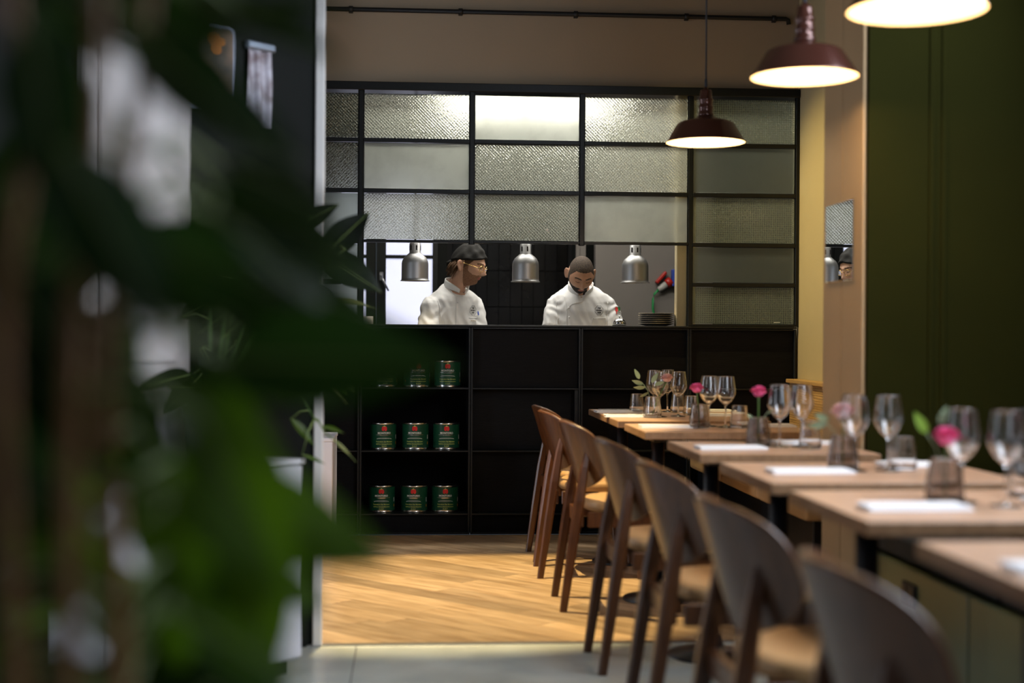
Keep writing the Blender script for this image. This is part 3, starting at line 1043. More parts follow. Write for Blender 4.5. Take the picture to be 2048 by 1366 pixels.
def table(y0, y1, label, TX1=1.712):
    t = empty('dining_table', ((TX0 + TX1) / 2, (y0 + y1) / 2, 0), label, 'table', 'oak dining tables in a row')
    hy = (y1 - y0) / 2
    hx = (TX1 - TX0) / 2
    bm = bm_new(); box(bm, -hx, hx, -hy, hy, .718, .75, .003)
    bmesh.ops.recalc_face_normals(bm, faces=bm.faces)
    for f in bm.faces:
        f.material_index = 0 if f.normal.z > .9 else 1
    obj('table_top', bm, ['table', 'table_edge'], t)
    for x in (-hx + .105,):
        bm = bm_new(); tube(bm, [(x, 0, .02), (x, 0, .70)], .028, 16); lathe(bm, [(.0, .0), (.15, .0), (.152, .006), (.145, .012), (.06, .024), (.045, .05), (.040, .075), (.028, .08)], 28, c=(x, 0, .0))
        lg = obj('leg', bm, 'blackmetal', t)
        bm = bm_new(); box(bm, x - .05, x + .05, -hy * .62, hy * .62, .700, .718, .003); box(bm, x - .03, hx - .06, -.03, .03, .701, .717, .003)
        obj('bracket', bm, 'blackmetal', lg)
    return t


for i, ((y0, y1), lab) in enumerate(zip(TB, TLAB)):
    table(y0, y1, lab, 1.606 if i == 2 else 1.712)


# ------------------------------------------------------------------ chairs
def make_chair():
    t = empty('dining_chair', (0, 0, 0), 'x', 'chair', 'walnut chairs along the tables')
    zc, hh, wd = .642, .146, .238

    def shell(off):
        def fn(u, v):
            tt = -math.cos(PI * v)
            z = zc + hh * tt
            p = 3.0 if tt > 0 else 2.3
            w = wd * max(1 - abs(tt) ** p, .0) ** (1 / p)
            w = max(w, .012)
            y = (u * 2 - 1) * w
            x = (.785 - z) * .30 + .135 * (y / .25) ** 2 - .006
            n = Vector((1, -.135 * 2 * y / .0625, .30)).normalized()
            return Vector((x, y, z)) + n * off
        return fn
    bm = bm_new()
    NU, NV = 22, 24

    def layer(off, k):
        base = shell(off)

        def fn(u, v):
            p = base(u, v)
            q = base(.5, .5)
            return Vector((p.x, p.y * k, q.z + (p.z - q.z) * k))
        return fn
    a = grid_surface(bm, layer(0, .968), NU, NV)
    b = grid_surface(bm, layer(.019, .968), NU, NV)

    def loop(g):
        return [g[i][0] for i in range(NU)] + [g[NU - 1][j] for j in range(1, NV)] + [g[i][NV - 1] for i in range(NU - 2, -1, -1)] + [g[0][j] for j in range(NV - 2, 0, -1)]

    def rim(off, k):
        fn = layer(off, k)
        uv = [(i / (NU - 1), 0) for i in range(NU)] + [(1, j / (NV - 1)) for j in range(1, NV)] + [(i / (NU - 1), 1) for i in range(NU - 2, -1, -1)] + [(0, j / (NV - 1)) for j in range(NV - 2, 0, -1)]
        return [bm.verts.new(fn(u, v)) for u, v in uv]
    loops = [loop(a), rim(.0025, .988), rim(.0095, 1.0), rim(.0165, .988), loop(b)]
    for A, B in zip(loops, loops[1:]):
        n_ = len(A)
        for k in range(n_):
            f = bm.faces.new((A[k], A[(k + 1) % n_], B[(k + 1) % n_], B[k])); f.smooth = True
    obj('backrest', bm, 'walnut', t)

    def leg(pts, wx, wy):
        bm = bm_new()
        prev = None
        for (p, k) in pts:
            x, y, z = p
            r = [bm.verts.new((x + a * wx * k / 2, y + b * wy * k / 2, z)) for a, b in ((-1, -.6), (-.6, -1), (.6, -1), (1, -.6), (1, .6), (.6, 1), (-.6, 1), (-1, .6))]
            if prev:
                for q in range(8):
                    f = bm.faces.new((prev[q], prev[(q + 1) % 8], r[(q + 1) % 8], r[q]))
            else:
                bm.faces.new(r[::-1])
            prev = r
        bm.faces.new(prev)
        obj('leg', bm, 'walnut', t)
    for s in (-1, 1):
        leg([((0, s * .178, 0), .72), ((.035, s * .172, .25), .95), ((.066, s * .168, .46), 1.05), ((.088, s * .158, .60), .80), ((.108, s * .150, .70), .45)], .042, .034)
        leg([((.475, s * .195, 0), .70), ((.462, s * .19, .30), .95), ((.455, s * .185, .412), 1.05)], .042, .036)

    def plan(k, n=40, grow=0.0):
        an = 2 * PI * k / n
        c, s_ = math.cos(an), math.sin(an)
        p = 3.2
        return (.315 + (.215 + grow) * math.copysign(abs(c) ** (2 / p), c), (.220 + grow - .018 * (1 - c) / 2) * math.copysign(abs(s_) ** (2 / p), s_))
    bm = bm_new()
    rings = []
    for z, g in ((.413, -.010), (.417, 0), (.445, .0), (.457, -.008), (.461, -.03), (.458, -.12)):
        rings.append([bm.verts.new((*plan(k, 40, g), z)) for k in range(40)])
    for a_, b_ in zip(rings, rings[1:]):
        for k in range(40):
            f = bm.faces.new((a_[k], a_[(k + 1) % 40], b_[(k + 1) % 40], b_[k])); f.smooth = True
    bm.faces.new(rings[0][::-1]); bm.faces.new(rings[-1])
    obj('seat', bm, 'seat', t)
    bm = bm_new()
    for (x0, x1, y0, y1) in ((.10, .46, -.19, -.168), (.10, .46, .168, .19), (.06, .085, -.17, .17), (.445, .467, -.18, .18)):
        box(bm, x0, x1, y0, y1, .352, .414, .003)
    obj('seat_frame', bm, 'walnut', t)
    return t


CH = [(.640, 7.375, 'walnut chair farthest from view, nearest the kitchen cabinets'), (.628, 6.885, 'walnut chair second from the kitchen, overlapped by the next one'), (.642, 6.06, 'walnut chair third from the kitchen, its rounded backrest seen whole'), (.652, 4.95, 'walnut chair fourth from the kitchen, its feet on the concrete edge'), (.652, 4.03, 'walnut chair fifth from the kitchen, between third and fourth tables'), (.642, 3.12, 'walnut chair sixth from the kitchen, pale glint on its backrest edge'), (.640, 2.27, 'nearest walnut chair, blurred and cut by the bottom edge')]
c0 = make_chair()
for i, (x, y, lab) in enumerate(CH):
    o = c0 if i == 0 else copy_tree(c0)
    o.location = (x, y, 0)
    o['label'] = lab
    o.rotation_euler = (0, 0, R([1.5, -2, 0, 1, 0, 1, -1][i]))

# ------------------------------------------------------------------ table ware
def wine_glass_mesh():
    o_ = [(.0, .0), (.036, .0), (.0385, .0015), (.036, .003), (.012, .0065), (.0048, .012), (.0036, .030), (.0036, .075), (.0048, .094), (.010, .101), (.024, .113), (.036, .130), (.0425, .145), (.0442, .153), (.0436, .160), (.0400, .186), (.0345, .2235), (.0341, .2250), (.0336, .2253)]
    i_ = [(.0331, .2250), (.0335, .2235), (.0390, .186), (.0426, .160), (.0432, .153), (.0415, .145), (.035, .131), (.0232, .1145), (.011, .1045), (.0, .103)]
    bm = bm_new(); lathe(bm, refine(o_ + i_), 44)
    return bm


def tumbler_mesh():
    o_ = [(.0, .0), (.036, .0), (.0395, .003), (.0405, .012), (.039, .030), (.0350, .070), (.0322, .098), (.0318, .0985)]
    i_ = [(.0308, .098), (.0336, .070), (.0372, .030), (.0375, .014), (.034, .0095), (.0, .009)]
    bm = bm_new(); lathe(bm, refine(o_ + i_), 80, ribs=20, ribamp=.012)
    return bm


def vase_mesh():
    o_ = [(.0, .0), (.040, .0), (.0445, .004), (.046, .018), (.0440, .045), (.0375, .085), (.0335, .103), (.033, .1045)]
    i_ = [(.032, .104), (.0355, .085), (.0415, .045), (.0432, .019), (.040, .010), (.0, .009)]
    bm = bm_new(); lathe(bm, refine(o_ + i_), 90, ribs=18, ribamp=.018)
    return bm


protos = {}


def instance(kind, builder, material, loc, label, cat, group, rz=0.0):
    if kind not in protos:
        protos[kind] = obj(kind, builder(), material)
        o = protos[kind]
    else:
        o = protos[kind].copy()
        COL.objects.link(o)
    o.location = loc
    o.rotation_euler = (0, 0, rz)
    return tag(o, label, cat, group)


def carnation(loc, h, lean, m, label, rad=.030, extra=None):
    t = empty('carnation', loc, label, 'flower', 'single flowers in the table vases')
    tip = Vector((lean[0], lean[1], h))
    bm = bm_new(); tube(bm, [(0, 0, .012), tip * .5 + Vector((lean[0] * -.12, 0, 0)), tip * .85, tip], [.0022, .0024, .0028, .005], 8)
    obj('stem', bm, 'stem', t)
    bm = bm_new()
    rg = random.Random(int(h * 1000))
    for k in range(46):
        th = 2 * PI * rg.random()
        ph = math.acos(1 - 1.15 * (k + .5) / 46)
        d = Vector((math.sin(ph) * math.cos(th), math.sin(ph) * math.sin(th), math.cos(ph) * .75))
        c = tip + Vector((0, 0, .004)) + d * rad * .62
        sidev = d.cross(Vector((0, 0, 1)))
        sidev = sidev.normalized() if sidev.length > .05 else Vector((1, 0, 0))
        upv = (d + Vector((0, 0, .5))).normalized()
        w_ = rad * .42
        vs = []
        for j in range(5):
            a = -1 + j * .5
            vs.append(bm.verts.new(c + sidev * w_ * a + upv * rad * (.42 - .10 * a * a + .07 * (j % 2)) + d * rad * .10 * (j % 2)))
        base = bm.verts.new(c - upv * rad * .45)
        for j in range(4):
            bm.faces.new((base, vs[j], vs[j + 1]))
    bmesh.ops.create_icosphere(bm, subdivisions=2, radius=rad * .72, matrix=Matrix.Translation(tip + Vector((0, 0, .004))) @ Matrix.Diagonal((1, 1, .7, 1)))
    obj('bloom', bm, m, t, fix=False)
    if extra:
        for (px, py, pz, ang, ln, lm) in extra:
            o = obj('leaf', leaf_bm(ln, ln * .42, .15, .1), lm, t)
            o.matrix_local = Matrix.Translation((px, py, pz)) @ Matrix.Rotation(R(ang), 4, 'Y') @ Matrix.Rotation(R(rg.uniform(45, 100)), 4, 'X')
        bm = bm_new(); tube(bm, [(0, 0, .05), (extra[0][0] * .5, 0, extra[0][2] * .8), extra[0][:3]], .0014, 6)
        obj('sprig', bm, 'euca', t)
    return t


def leaf_bm(ln, wd, fold=.2, droop=.25, tipp=1.0, nu=12, nv=7):
    """blade along +X, centred on the XY plane, base at the origin"""
    bm = bm_new()

    def fn(u, v):
        s = u
        w = wd * .5 * (math.sin(PI * min(1, s ** .82 * 1.0)) ** .75) * (1.08 - .25 * s)
        w = max(w, ln * .002)
        y = (v * 2 - 1) * w
        x = s * ln
        z = -droop * ln * s * s + fold * abs(y) + .012 * ln * math.sin(9 * s + 3 * v) * abs(v * 2 - 1)
        return Vector((x, y, z))
    grid_surface(bm, fn, nu, nv)
    return bm


def napkin_bm():
    bm = bm_new()
    box(bm, -.125, .125, -.046, .040, .0, .0042, .0018, seg=2)
    box(bm, -.121, .123, -.036, .046, .0042, .0085, .0018, seg=2)
    box(bm, -.127, .112, -.030, .040, .0087, .0125, .0017, seg=2)
    for v in bm.verts:
        v.co.z += .0012 * (1 + math.sin(v.co.x * 31 + 1)) * (v.co.z > .004)
        v.co.y += .0022 * math.sin(v.co.x * 24)
    return bm


NAMES = ['kitchen-end table', 'second table from the kitchen', 'third table from the kitchen', 'fourth table from the kitchen', 'fifth table from the kitchen', 'nearest table']
ZT = .7502
# (x, y) of everything on each table
WG = {0: [(1.262, 7.30), (1.237, 6.985), (1.363, 7.46), (1.339, 7.03)], 1: [(1.325, 6.23), (1.386, 6.17)], 2: [(1.335, 5.06), (1.415, 5.06)], 3: [(1.318, 4.137), (1.420, 4.136)], 4: [(1.325, 3.335), (1.400, 3.25)]}
WGL = {0: ['behind the eucalyptus sprig', 'in front of the pale flower', 'at the back of the four', 'at the right of the four'], 1: ['beside the carnation', 'in front of the pink-free side, right of its twin'], 2: ['left, next to the dark vase', 'right, before the slatted bench back'], 3: ['left, behind the pale flower', 'right, standing clear of the flower'], 4: ['left, behind the pink carnation', 'right, near the picture edge']}
WGL[1][1] = 'right, beside the water tumbler'
for k, l in WG.items():
    for (x, y), d in zip(l, WGL[k]):
        instance('wine_glass', wine_glass_mesh, 'glass', (x, y, ZT), 'stemmed wine glass on the %s, %s' % (NAMES[k], d), 'glass', 'wine glasses on the tables')
TU = {0: [(1.190, 7.40), (1.409, 7.41), (1.430, 7.16)], 1: [(1.440, 6.14)], 2: [(1.300, 5.22), (1.425, 4.98)], 3: [(1.478, 4.17)], 4: [(1.530, 3.44)]}
TUL = {0: ['left of the vase', 'behind the right wine glass', 'right of all four wine glasses'], 1: ['right of the wine glasses'], 2: ['behind its vase', 'before the right wine glass'], 3: ['with a napkin behind it'], 4: ['at the picture edge']}
for k, l in TU.items():
    for (x, y), d in zip(l, TUL[k]):
        instance('water_tumbler', tumbler_mesh, 'glass', (x, y, ZT), 'ribbed water tumbler on the %s, %s' % (NAMES[k], d), 'glass', 'water tumblers on the tables')
VA = {0: (1.190, 6.925), 1: (1.262, 6.13), 2: (1.262, 5.08), 3: (1.290, 4.16), 4: (1.288, 3.345)}
for k, (x, y) in VA.items():
    m_ = 'glass' if k == 0 else 'smoke'
    key = 'glass_vase' if k == 0 else 'smoky_vase'
    instance(key, vase_mesh, m_, (x, y, ZT), '%s ribbed vase holding a flower on the %s' % ('clear' if k == 0 else 'smoky grey', NAMES[k]), 'vase', 'small ribbed vases on the tables')
EU = [(-.045, 0, .165, -165, .060, 'euca'), (-.065, .0, .190, -115, .055, 'euca'), (-.035, 0, .150, 175, .060, 'euca'), (-.02, -.01, .125, 150, .050, 'euca'), (.0, .02, .17, -60, .060, 'euca'), (.01, .0, .16, -20, .055, 'euca')]
carnation((1.190, 6.925, ZT), .185, (.075, .02), 'petalpale', 'pale pink flower with a eucalyptus sprig on the kitchen-end table', .03, EU)
carnation((1.262, 6.13, ZT), .165, (-.015, -.01), 'petal', 'bright pink carnation leaning left on the second table from the kitchen', .03)
carnation((1.262, 5.08, ZT), .190, (.0, 0), 'petal', 'bright pink carnation above the dark vase on the third table', .028, [(.03, 0, .12, -30, .03, 'euca'), (-.02, 0, .10, -140, .03, 'euca')])
carnation((1.290, 4.16, ZT), .165, (-.002, 0), 'petalpale', 'whitish pink flower with grey leaves on the fourth table', .034, [(-.05, 0, .14, 170, .06, 'euca'), (-.04, .01, .15, -160, .05, 'euca')])
carnation((1.288, 3.345, ZT), .150, (-.008, -.03), 'petal', 'bright pink carnation with a lime leaf on the fifth table', .031, [(-.045, 0, .165, -120, .06, 'lime_leaf'), (-.012, 0, .185, -70, .05, 'euca')])
NP = [(0, 1.092, 7.40, 4, 'left far side'), (0, 1.085, 6.97, -3, 'left near side'), (0, 1.600, 7.50, 3, 'right far side'), (0, 1.590, 7.08, -4, 'right near side'), (1, 1.128, 6.15, 0, 'by the chair'), (1, 1.585, 6.22, 4, 'by the bench'), (2, 1.135, 4.965, 6, 'by the chair'), (2, 1.475, 5.20, 2, 'by the pillar'), (3, 1.168, 4.08, 4, 'by the chair'), (3, 1.570, 4.29, 2, 'by the bench'), (4, 1.162, 3.20, 2, 'by the chair'), (4, 1.585, 3.27, 3, 'by the bench'), (5, 1.135, 2.33, 0, 'at the picture edge')]
for (k, x, y, rz, d) in NP:
    instance('napkin', napkin_bm, 'napkin', (x, y, ZT), 'folded white napkin on the %s, %s' % (NAMES[k], d), 'napkin', 'folded napkins on the tables', R(rz))


def knife_bm():
    bm = bm_new()
    box(bm, -.11, -.01, -.006, .006, 0, .004, .0015)
    box(bm, -.01, .10, -.008, .006, .001, .0025, .0006)
    return bm


def fork_bm():
    bm = bm_new()
    box(bm, -.105, .035, -.0045, .0045, 0, .003, .001)
    box(bm, .035, .05, -.011, .011, 0, .003, .001)
    for y in (-.0095, -.0032, .0032, .0095):
        box(bm, .05, .095, y - .0014, y + .0014, .0005, .0025, .0004)
    return bm


for (x, y, d) in ((1.092, 7.40, 'far'), (1.085, 6.97, 'near')):
    instance('table_knife', knife_bm, 'steel', (x, y - .012, ZT + .0150), 'steel knife lying on the %s left napkin of the kitchen-end table' % d, 'knife', 'cutlery on the kitchen-end table', R(3))
    instance('table_fork', fork_bm, 'steel', (x, y + .016, ZT + .0150), 'steel fork lying on the %s left napkin of the kitchen-end table' % d, 'fork', 'cutlery on the kitchen-end table', R(3))

# ------------------------------------------------------------------ the two cooks
def gau(x, z, cx, cz, sx, sz):
    return math.exp(-((x - cx) / sx) ** 2 - ((z - cz) / sz) ** 2)


def head_point(th, ph, long_=1.0):
    d = Vector((math.sin(th) * math.sin(ph), -math.sin(th) * math.cos(ph), math.cos(th)))
    t = max(0.0, -d.z)
    front = max(0.0, -d.y)
    kx = 1 - .30 * t ** 1.5
    ky = 1 - (.02 * t if d.y < 0 else .34 * t)
    x = .0765 * d.x * kx
    y = (.093 if d.y < 0 else .102) * d.y * ky
    z = .116 * d.z
    # flatter face and squarer jaw
    x = math.copysign(abs(x / .0765) ** .92 * .0765, x)
    if d.y < -.05:
        b = min(1, front * 1.8)
        q = 0.0
        q += .025 * gau(x, z, 0, -.027, .0100, .0115) + .015 * gau(x, z, 0, -.006, .0080, .022)
        q += .008 * (gau(x, z, .0115, -.031, .006, .006) + gau(x, z, -.0115, -.031, .006, .006))
        q += .0075 * gau(x, z, 0, -.051, .018, .0042) + .0075 * gau(x, z, 0, -.0615, .015, .0045) - .004 * gau(x, z, 0, -.0562, .021, .0018)
        q += .011 * gau(x, z, 0, -.090, .022, .016) - .004 * gau(x, z, 0, -.072, .02, .005)
        q += .0065 * gau(x, z, 0, .027, .050, .009)
        for sgn in (-1, 1):
            q += -.012 * gau(x, z, sgn * .031, .009, .014, .010) + .0075 * gau(x, z, sgn * .031, .006, .010, .0068)
            q += .005 * gau(x, z, sgn * .046, -.016, .018, .014) - .004 * gau(x, z, sgn * .046, -.05, .016, .02)
        y -= q * b
    return Vector((x, y, z))


def head_bm(bm, mw):
    NT, NP_ = 96, 112
    rings = []
    for i in range(1, NT):
        th = PI * i / NT
        rings.append([bm.verts.new(mw @ head_point(th, 2 * PI * k / NP_)) for k in range(NP_)])
    top = bm.verts.new(mw @ head_point(0, 0))
    bot = bm.verts.new(mw @ head_point(PI, 0))
    for a, b in zip(rings, rings[1:]):
        for k in range(NP_):
            bm.faces.new((a[k], b[k], b[(k + 1) % NP_], a[(k + 1) % NP_]))
    for k in range(NP_):
        bm.faces.new((top, rings[0][k], rings[0][(k + 1) % NP_]))
        bm.faces.new((bot, rings[-1][(k + 1) % NP_], rings[-1][k]))
    # ears: a shell with a raised rim
    for sgn in (-1, 1):
        vs = []
        N1, N2 = 24, 14
        c = Vector((sgn * .0785, .012, -.004))
        ay = Vector((sgn * .62, .78, 0)).normalized()
        az = Vector((0, .22, .97)).normalized()
        an = ay.cross(az) * (1 if sgn > 0 else -1)
        an = an if an.x * sgn > 0 else -an

        def ept(i, j):
            a = 2 * PI * i / N1
            r = math.sin(PI * j / N2)
            hgt = .0085 * math.cos(PI * j / N2)
            ey = .0185 * (1 + .18 * math.sin(a)) * r * math.cos(a)
            ez = .0325 * r * math.sin(a)
            dent = -.007 * math.exp(-((r - .0) / .62) ** 2) if j < N2 / 2 else 0
            return c + ay * (ey + .008) + az * ez + an * (hgt + dent)
        rr = [[bm.verts.new(mw @ ept(i, j)) for i in range(N1)] for j in range(1, N2)]
        p0_, p1_ = bm.verts.new(mw @ ept(0, 0)), bm.verts.new(mw @ ept(0, N2))
        for a, b in zip(rr, rr[1:]):
            for k in range(N1):
                bm.faces.new((a[k], a[(k + 1) % N1], b[(k + 1) % N1], b[k]))
        for k in range(N1):
            bm.faces.new((p0_, rr[0][(k + 1) % N1], rr[0][k]))
            bm.faces.new((p1_, rr[-1][k], rr[-1][(k + 1) % N1]))


def limb(bm, pts, rads, seg=18, sx=1.0):
    """closed tapered limb with round ends"""
    P = [Vector(p) for p in pts]
    # round the ends
    d0 = (P[0] - P[1]).normalized(); d1 = (P[-1] - P[-2]).normalized()
    pp = [P[0] + d0 * rads[0] * .85, P[0] + d0 * rads[0] * .5] + P + [P[-1] + d1 * rads[-1] * .5, P[-1] + d1 * rads[-1] * .85]
    rr = [rads[0] * .45, rads[0] * .85] + list(rads) + [rads[-1] * .85, rads[-1] * .45]
    tube(bm, pp, rr, seg, sx=sx)


def smooth_path(pts, rads, n=6):
    out, ro = [], []
    P = [Vector(p) for p in pts]
    for i in range(len(P) - 1):
        a = P[max(i - 1, 0)]; b = P[i]; c = P[i + 1]; d = P[min(i + 2, len(P) - 1)]
        for k in range(n):
            t = k / n
            out.append(.5 * ((2 * b) + (c - a) * t + (2 * a - 5 * b + 4 * c - d) * t * t + (3 * b - a - 3 * c + d) * t ** 3))
            ro.append(rads[i] * (1 - t) + rads[i + 1] * t)
    out.append(P[-1]); ro.append(rads[-1])
    return out, ro


def torso(bm, rings, seg=36):
    """rings: (centre, half width, half depth, yaw, forward tilt)"""
    prev = None
    for (c, hw, hd, yaw, tilt) in rings:
        m = Matrix.Translation(c) @ Matrix.Rotation(yaw, 4, 'Z') @ Matrix.Rotation(tilt, 4, 'X')
        r = []
        for k in range(seg):
            a = 2 * PI * k / seg
            ca, sa = math.cos(a), math.sin(a)
            r.append(bm.verts.new(m @ Vector((hw * math.copysign(abs(ca) ** .8, ca), hd * math.copysign(abs(sa) ** .85, sa), 0))))
        if prev:
            for k in range(seg):
                bm.faces.new((prev[k], prev[(k + 1) % seg], r[(k + 1) % seg], r[k]))
        else:
            bm.faces.new(r[::-1])
        prev = r
    bm.faces.new(prev)


def remeshed(bm, voxel, smooth=0, sfac=.5):
    me = bpy.data.meshes.new('tmp')
    bmesh.ops.recalc_face_normals(bm, faces=bm.faces)
    bm.to_mesh(me); bm.free()
    o = bpy.data.objects.new('tmp', me)
    COL.objects.link(o)
    r = o.modifiers.new('r', 'REMESH'); r.mode = 'VOXEL'; r.voxel_size = voxel; r.use_smooth_shade = True
    if smooth:
        sm = o.modifiers.new('s', 'SMOOTH'); sm.iterations = smooth; sm.factor = sfac
    bpy.context.view_layer.update()
    out = evaluated_mesh(o)
    bpy.data.objects.remove(o); bpy.data.meshes.remove(me)
    for p_ in out.polygons:
        p_.use_smooth = True
    return out


def hand(bm, wrist, direction, palm_n, side, s=1.0):
    """palm, four unequal bent fingers and a thumb leaving the side of the palm"""
    d = Vector(direction).normalized(); n = Vector(palm_n).normalized(); w_ = d.cross(n).normalized()
    W_ = Vector(wrist)
    limb(bm, [W_, W_ + d * .04 * s, W_ + d * .085 * s], [.024 * s, .030 * s, .032 * s], 14, sx=1.0)
    limb(bm, [W_ + d * .05 * s + w_ * .022 * s, W_ + d * .085 * s + w_ * .028 * s], [.018 * s, .015 * s], 10)
    limb(bm, [W_ + d * .05 * s - w_ * .022 * s, W_ + d * .085 * s - w_ * .028 * s], [.018 * s, .015 * s], 10)
    for k, (off, ln) in enumerate(((-.033, .070), (-.011, .080), (.011, .075), (.032, .058))):
        b = W_ + d * .088 * s + w_ * off * s * side
        p1 = b + d * ln * .45 * s + n * .006 * s
        p2 = p1 + (d * .75 + n * .62) * ln * .32 * s
        p3 = p2 + (d * .45 + n * .88) * ln * .28 * s
        limb(bm, [b, p1, p2, p3], [.0095 * s, .0088 * s, .0078 * s, .0068 * s], 10)
    b = W_ + d * .030 * s - w_ * .026 * s * side
    p1 = b + (d * .6 - w_ * .75 * side + n * .2) * .035 * s
    p2 = p1 + (d * .85 - w_ * .25 * side + n * .35) * .030 * s
    limb(bm, [b, p1, p2], [.013 * s, .011 * s, .008 * s], 10)


def make_cook(spec):
    HM = Matrix.Translation(spec['head']) @ Matrix.Rotation(R(spec['yaw']), 4, 'Z') @ Matrix.Rotation(R(spec['pitch']), 4, 'X') @ Matrix.Rotation(R(spec.get('roll', 0)), 4, 'Y') @ Matrix.Scale(spec['hs'], 4)
    HI = HM.inverted()
    org = Vector((spec['pelvis'][0], spec['pelvis'][1], 0))
    N_ = Vector(spec['neck'])
    bm = bm_new()
    head_bm(bm, HM)
    skull = HM @ Vector((0, .028, -.055))
    pts, rr = smooth_path([N_ + Vector((0, .02, -.06)), N_ + Vector((0, .0, .02)), skull], [.072, .058, .054], 6)
    limb(bm, pts, rr, 22)
    for r_ in spec['torso']:
        pass
    torso(bm, [(Vector(c), hw * .80, hd * .80, R(yw), R(tl)) for (c, hw, hd, yw, tl) in spec['torso'][:-2]])
    for a in spec['arms']:
        pts, rr = smooth_path([Vector(a['p'][0]) + Vector((0, 0, -.05)), a['p'][1], a['p'][2]], [.036, .038, .030], 6)
        limb(bm, pts, rr, 14)
        hand(bm, a['p'][-1], a['hd'], (0, 0, -1), a['side'], .98)
    px, py, pz = spec['pelvis']
    for sgn in (-1, 1):
        q = Matrix.Rotation(R(spec['torso'][0][3]), 3, 'Z')
        hip = Vector((px, py, pz)) + q @ Vector((sgn * .09, 0, 0))
        limb(bm, [hip, hip + q @ Vector((sgn * .01, -.02, -.42)), hip + q @ Vector((sgn * .02, .02, -.86))], [.085, .052, .038], 14)
    me = remeshed(bm, .0034)
    for m_ in spec['mats']:
        me.materials.append(M[m_])
    # skin regions by position on the head
    for p_ in me.polygons:
        c = HI @ p_.center
        if c.length > .16 or abs(c.x) > .083:
            continue
        idx = 0
        ph = abs(math.atan2(c.x, -c.y))
        fx, fz = c.x, c.z
        inear = abs(c.x) > .070 and -.045 < c.z < .040 and .0 < c.y < .055
        # beard
        if ph < 1.55 and not inear:
            jaw = -.040 - .020 * max(0, .5 - ph) + (.040 * (ph - .75) if ph > .75 else 0)
            lo = -.118
            if lo < fz < jaw:
                idx = 1
            if -.0475 < fz < -.0385 and abs(fx) < .030 and c.y < -.05:
                idx = 1
            if 1.18 < ph < 1.50 and fz < .02:
                idx = 1
        if idx == 1 and c.y < -.05 and abs(fx) < .021 and -.0655 < fz < -.0475 and abs(fx) < .021 - abs(fz + .0565) * 1.1:
            idx = 3
        if idx == 1 and c.y < -.06 and abs(fx) < .012 and -.0475 < fz < -.044:
            idx = 0
        # hair
        zl = .064 - .012 * math.cos(fx * 60) * 0 if ph < .62 else .064 - .075 * min(1, (ph - .62) / .85)
        if ph > 1.48:
            zl = -.011 - .040 * min(1, (ph - 1.48) / 1.2)
        if fz > zl and not inear and c.length > .07:
            idx = 2
        # brows
        if c.y < -.05:
            ax_ = abs(fx)
            if .012 < ax_ < .050 and abs(fz - (.027 + .10 * (ax_ - .012) - 3.0 * max(0, ax_ - .034) ** 1.5)) < .0038:
                idx = 2
            # closed lash line of lowered eyes
            if .019 < ax_ < .043 and abs(fz - (.0015 - 6.0 * (ax_ - .031) ** 2 * -1)) < .0018:
                idx = 2
        p_.material_index = idx
    me.transform(Matrix.Translation(-org))
    root = obj('person', me, spec['mats'])
    root.location = org
    tag(root, spec['label'], 'person')

    def sub(name, mesh_or_bm, mats):
        if isinstance(mesh_or_bm, bmesh.types.BMesh):
            bmesh.ops.translate(mesh_or_bm, vec=-org, verts=mesh_or_bm.verts)
            return obj(name, mesh_or_bm, mats, root)
        mesh_or_bm.transform(Matrix.Translation(-org))
        return obj(name, mesh_or_bm, mats, root)
    # jacket
    bm = bm_new()
    torso(bm, [(Vector(c), hw, hd, R(yw), R(tl)) for (c, hw, hd, yw, tl) in spec['torso']])
    for a in spec['arms']:
        p3 = Vector(a['p'][1]).lerp(Vector(a['p'][2]), .80)
        pts, rr = smooth_path([Vector(a['p'][0]) + Vector((0, 0, -.022)), a['p'][1], p3], [.064, .066, .056], 8)
        limb(bm, pts, rr, 20)
    jm = remeshed(bm, .0062, 5, .5)
    # folds of the cloth
    from mathutils import noise
    el = [(Vector(a['p'][0]), Vector(a['p'][1])) for a in spec['arms']]
    nrm_ = [v.normal.copy() for v in jm.vertices]
    for v, nn in zip(jm.vertices, nrm_):
        c = v.co
        amp = .0055
        k = 0.0
        for (a, b) in el:
            ab = b - a
            tt = max(0, min(1, (c - a).dot(ab) / ab.length_squared))
            dist = (c - a - ab * tt).length
            if dist < .12:
                ph_ = (c - a).dot(ab.normalized()) * 62 + 9 * noise.noise(c * 9) + 26 * (c.x - a.x)
                k += .0075 * math.sin(ph_) * max(0, 1 - dist / .12) * 1.6 * (.4 + .6 * abs(noise.noise(c * 7 + Vector((3, 1, 2)))))
        lx = (c - Vector(spec['chest']))
        fold = math.sin(34 * (abs(lx.x) * .9 - lx.z * .75) + 5 * noise.noise(c * 6)) * max(0, noise.noise(c * 5 + Vector((7, 2, 5))) + .25)
        k += .0060 * fold + amp * 1.5 * noise.noise(c * 9) + amp * noise.noise(Vector((c.x * 30 + c.z * 16, c.y * 18, c.z * 8)))
        v.co = c + nn * k
    bvh = BVHTree.FromPolygons([v.co.copy() for v in jm.vertices], [list(p_.vertices) for p_ in jm.polygons])
    jacket = sub('jacket', jm, 'jacket')
    fw = Matrix.Rotation(R(spec['front']), 3, 'Z')
    rx, dy = fw @ Vector((1, 0, 0)), fw @ Vector((0, 1, 0))
    O_ = Vector(spec['chest'])

    def onj(x, z, off=.0025):
        p_ = O_ + rx * x + Vector((0, 0, z)) - dy * .6
        h = bvh.ray_cast(p_, dy)
        q = h[0] if h[0] is not None else p_ + dy * .6
        return q - dy * off

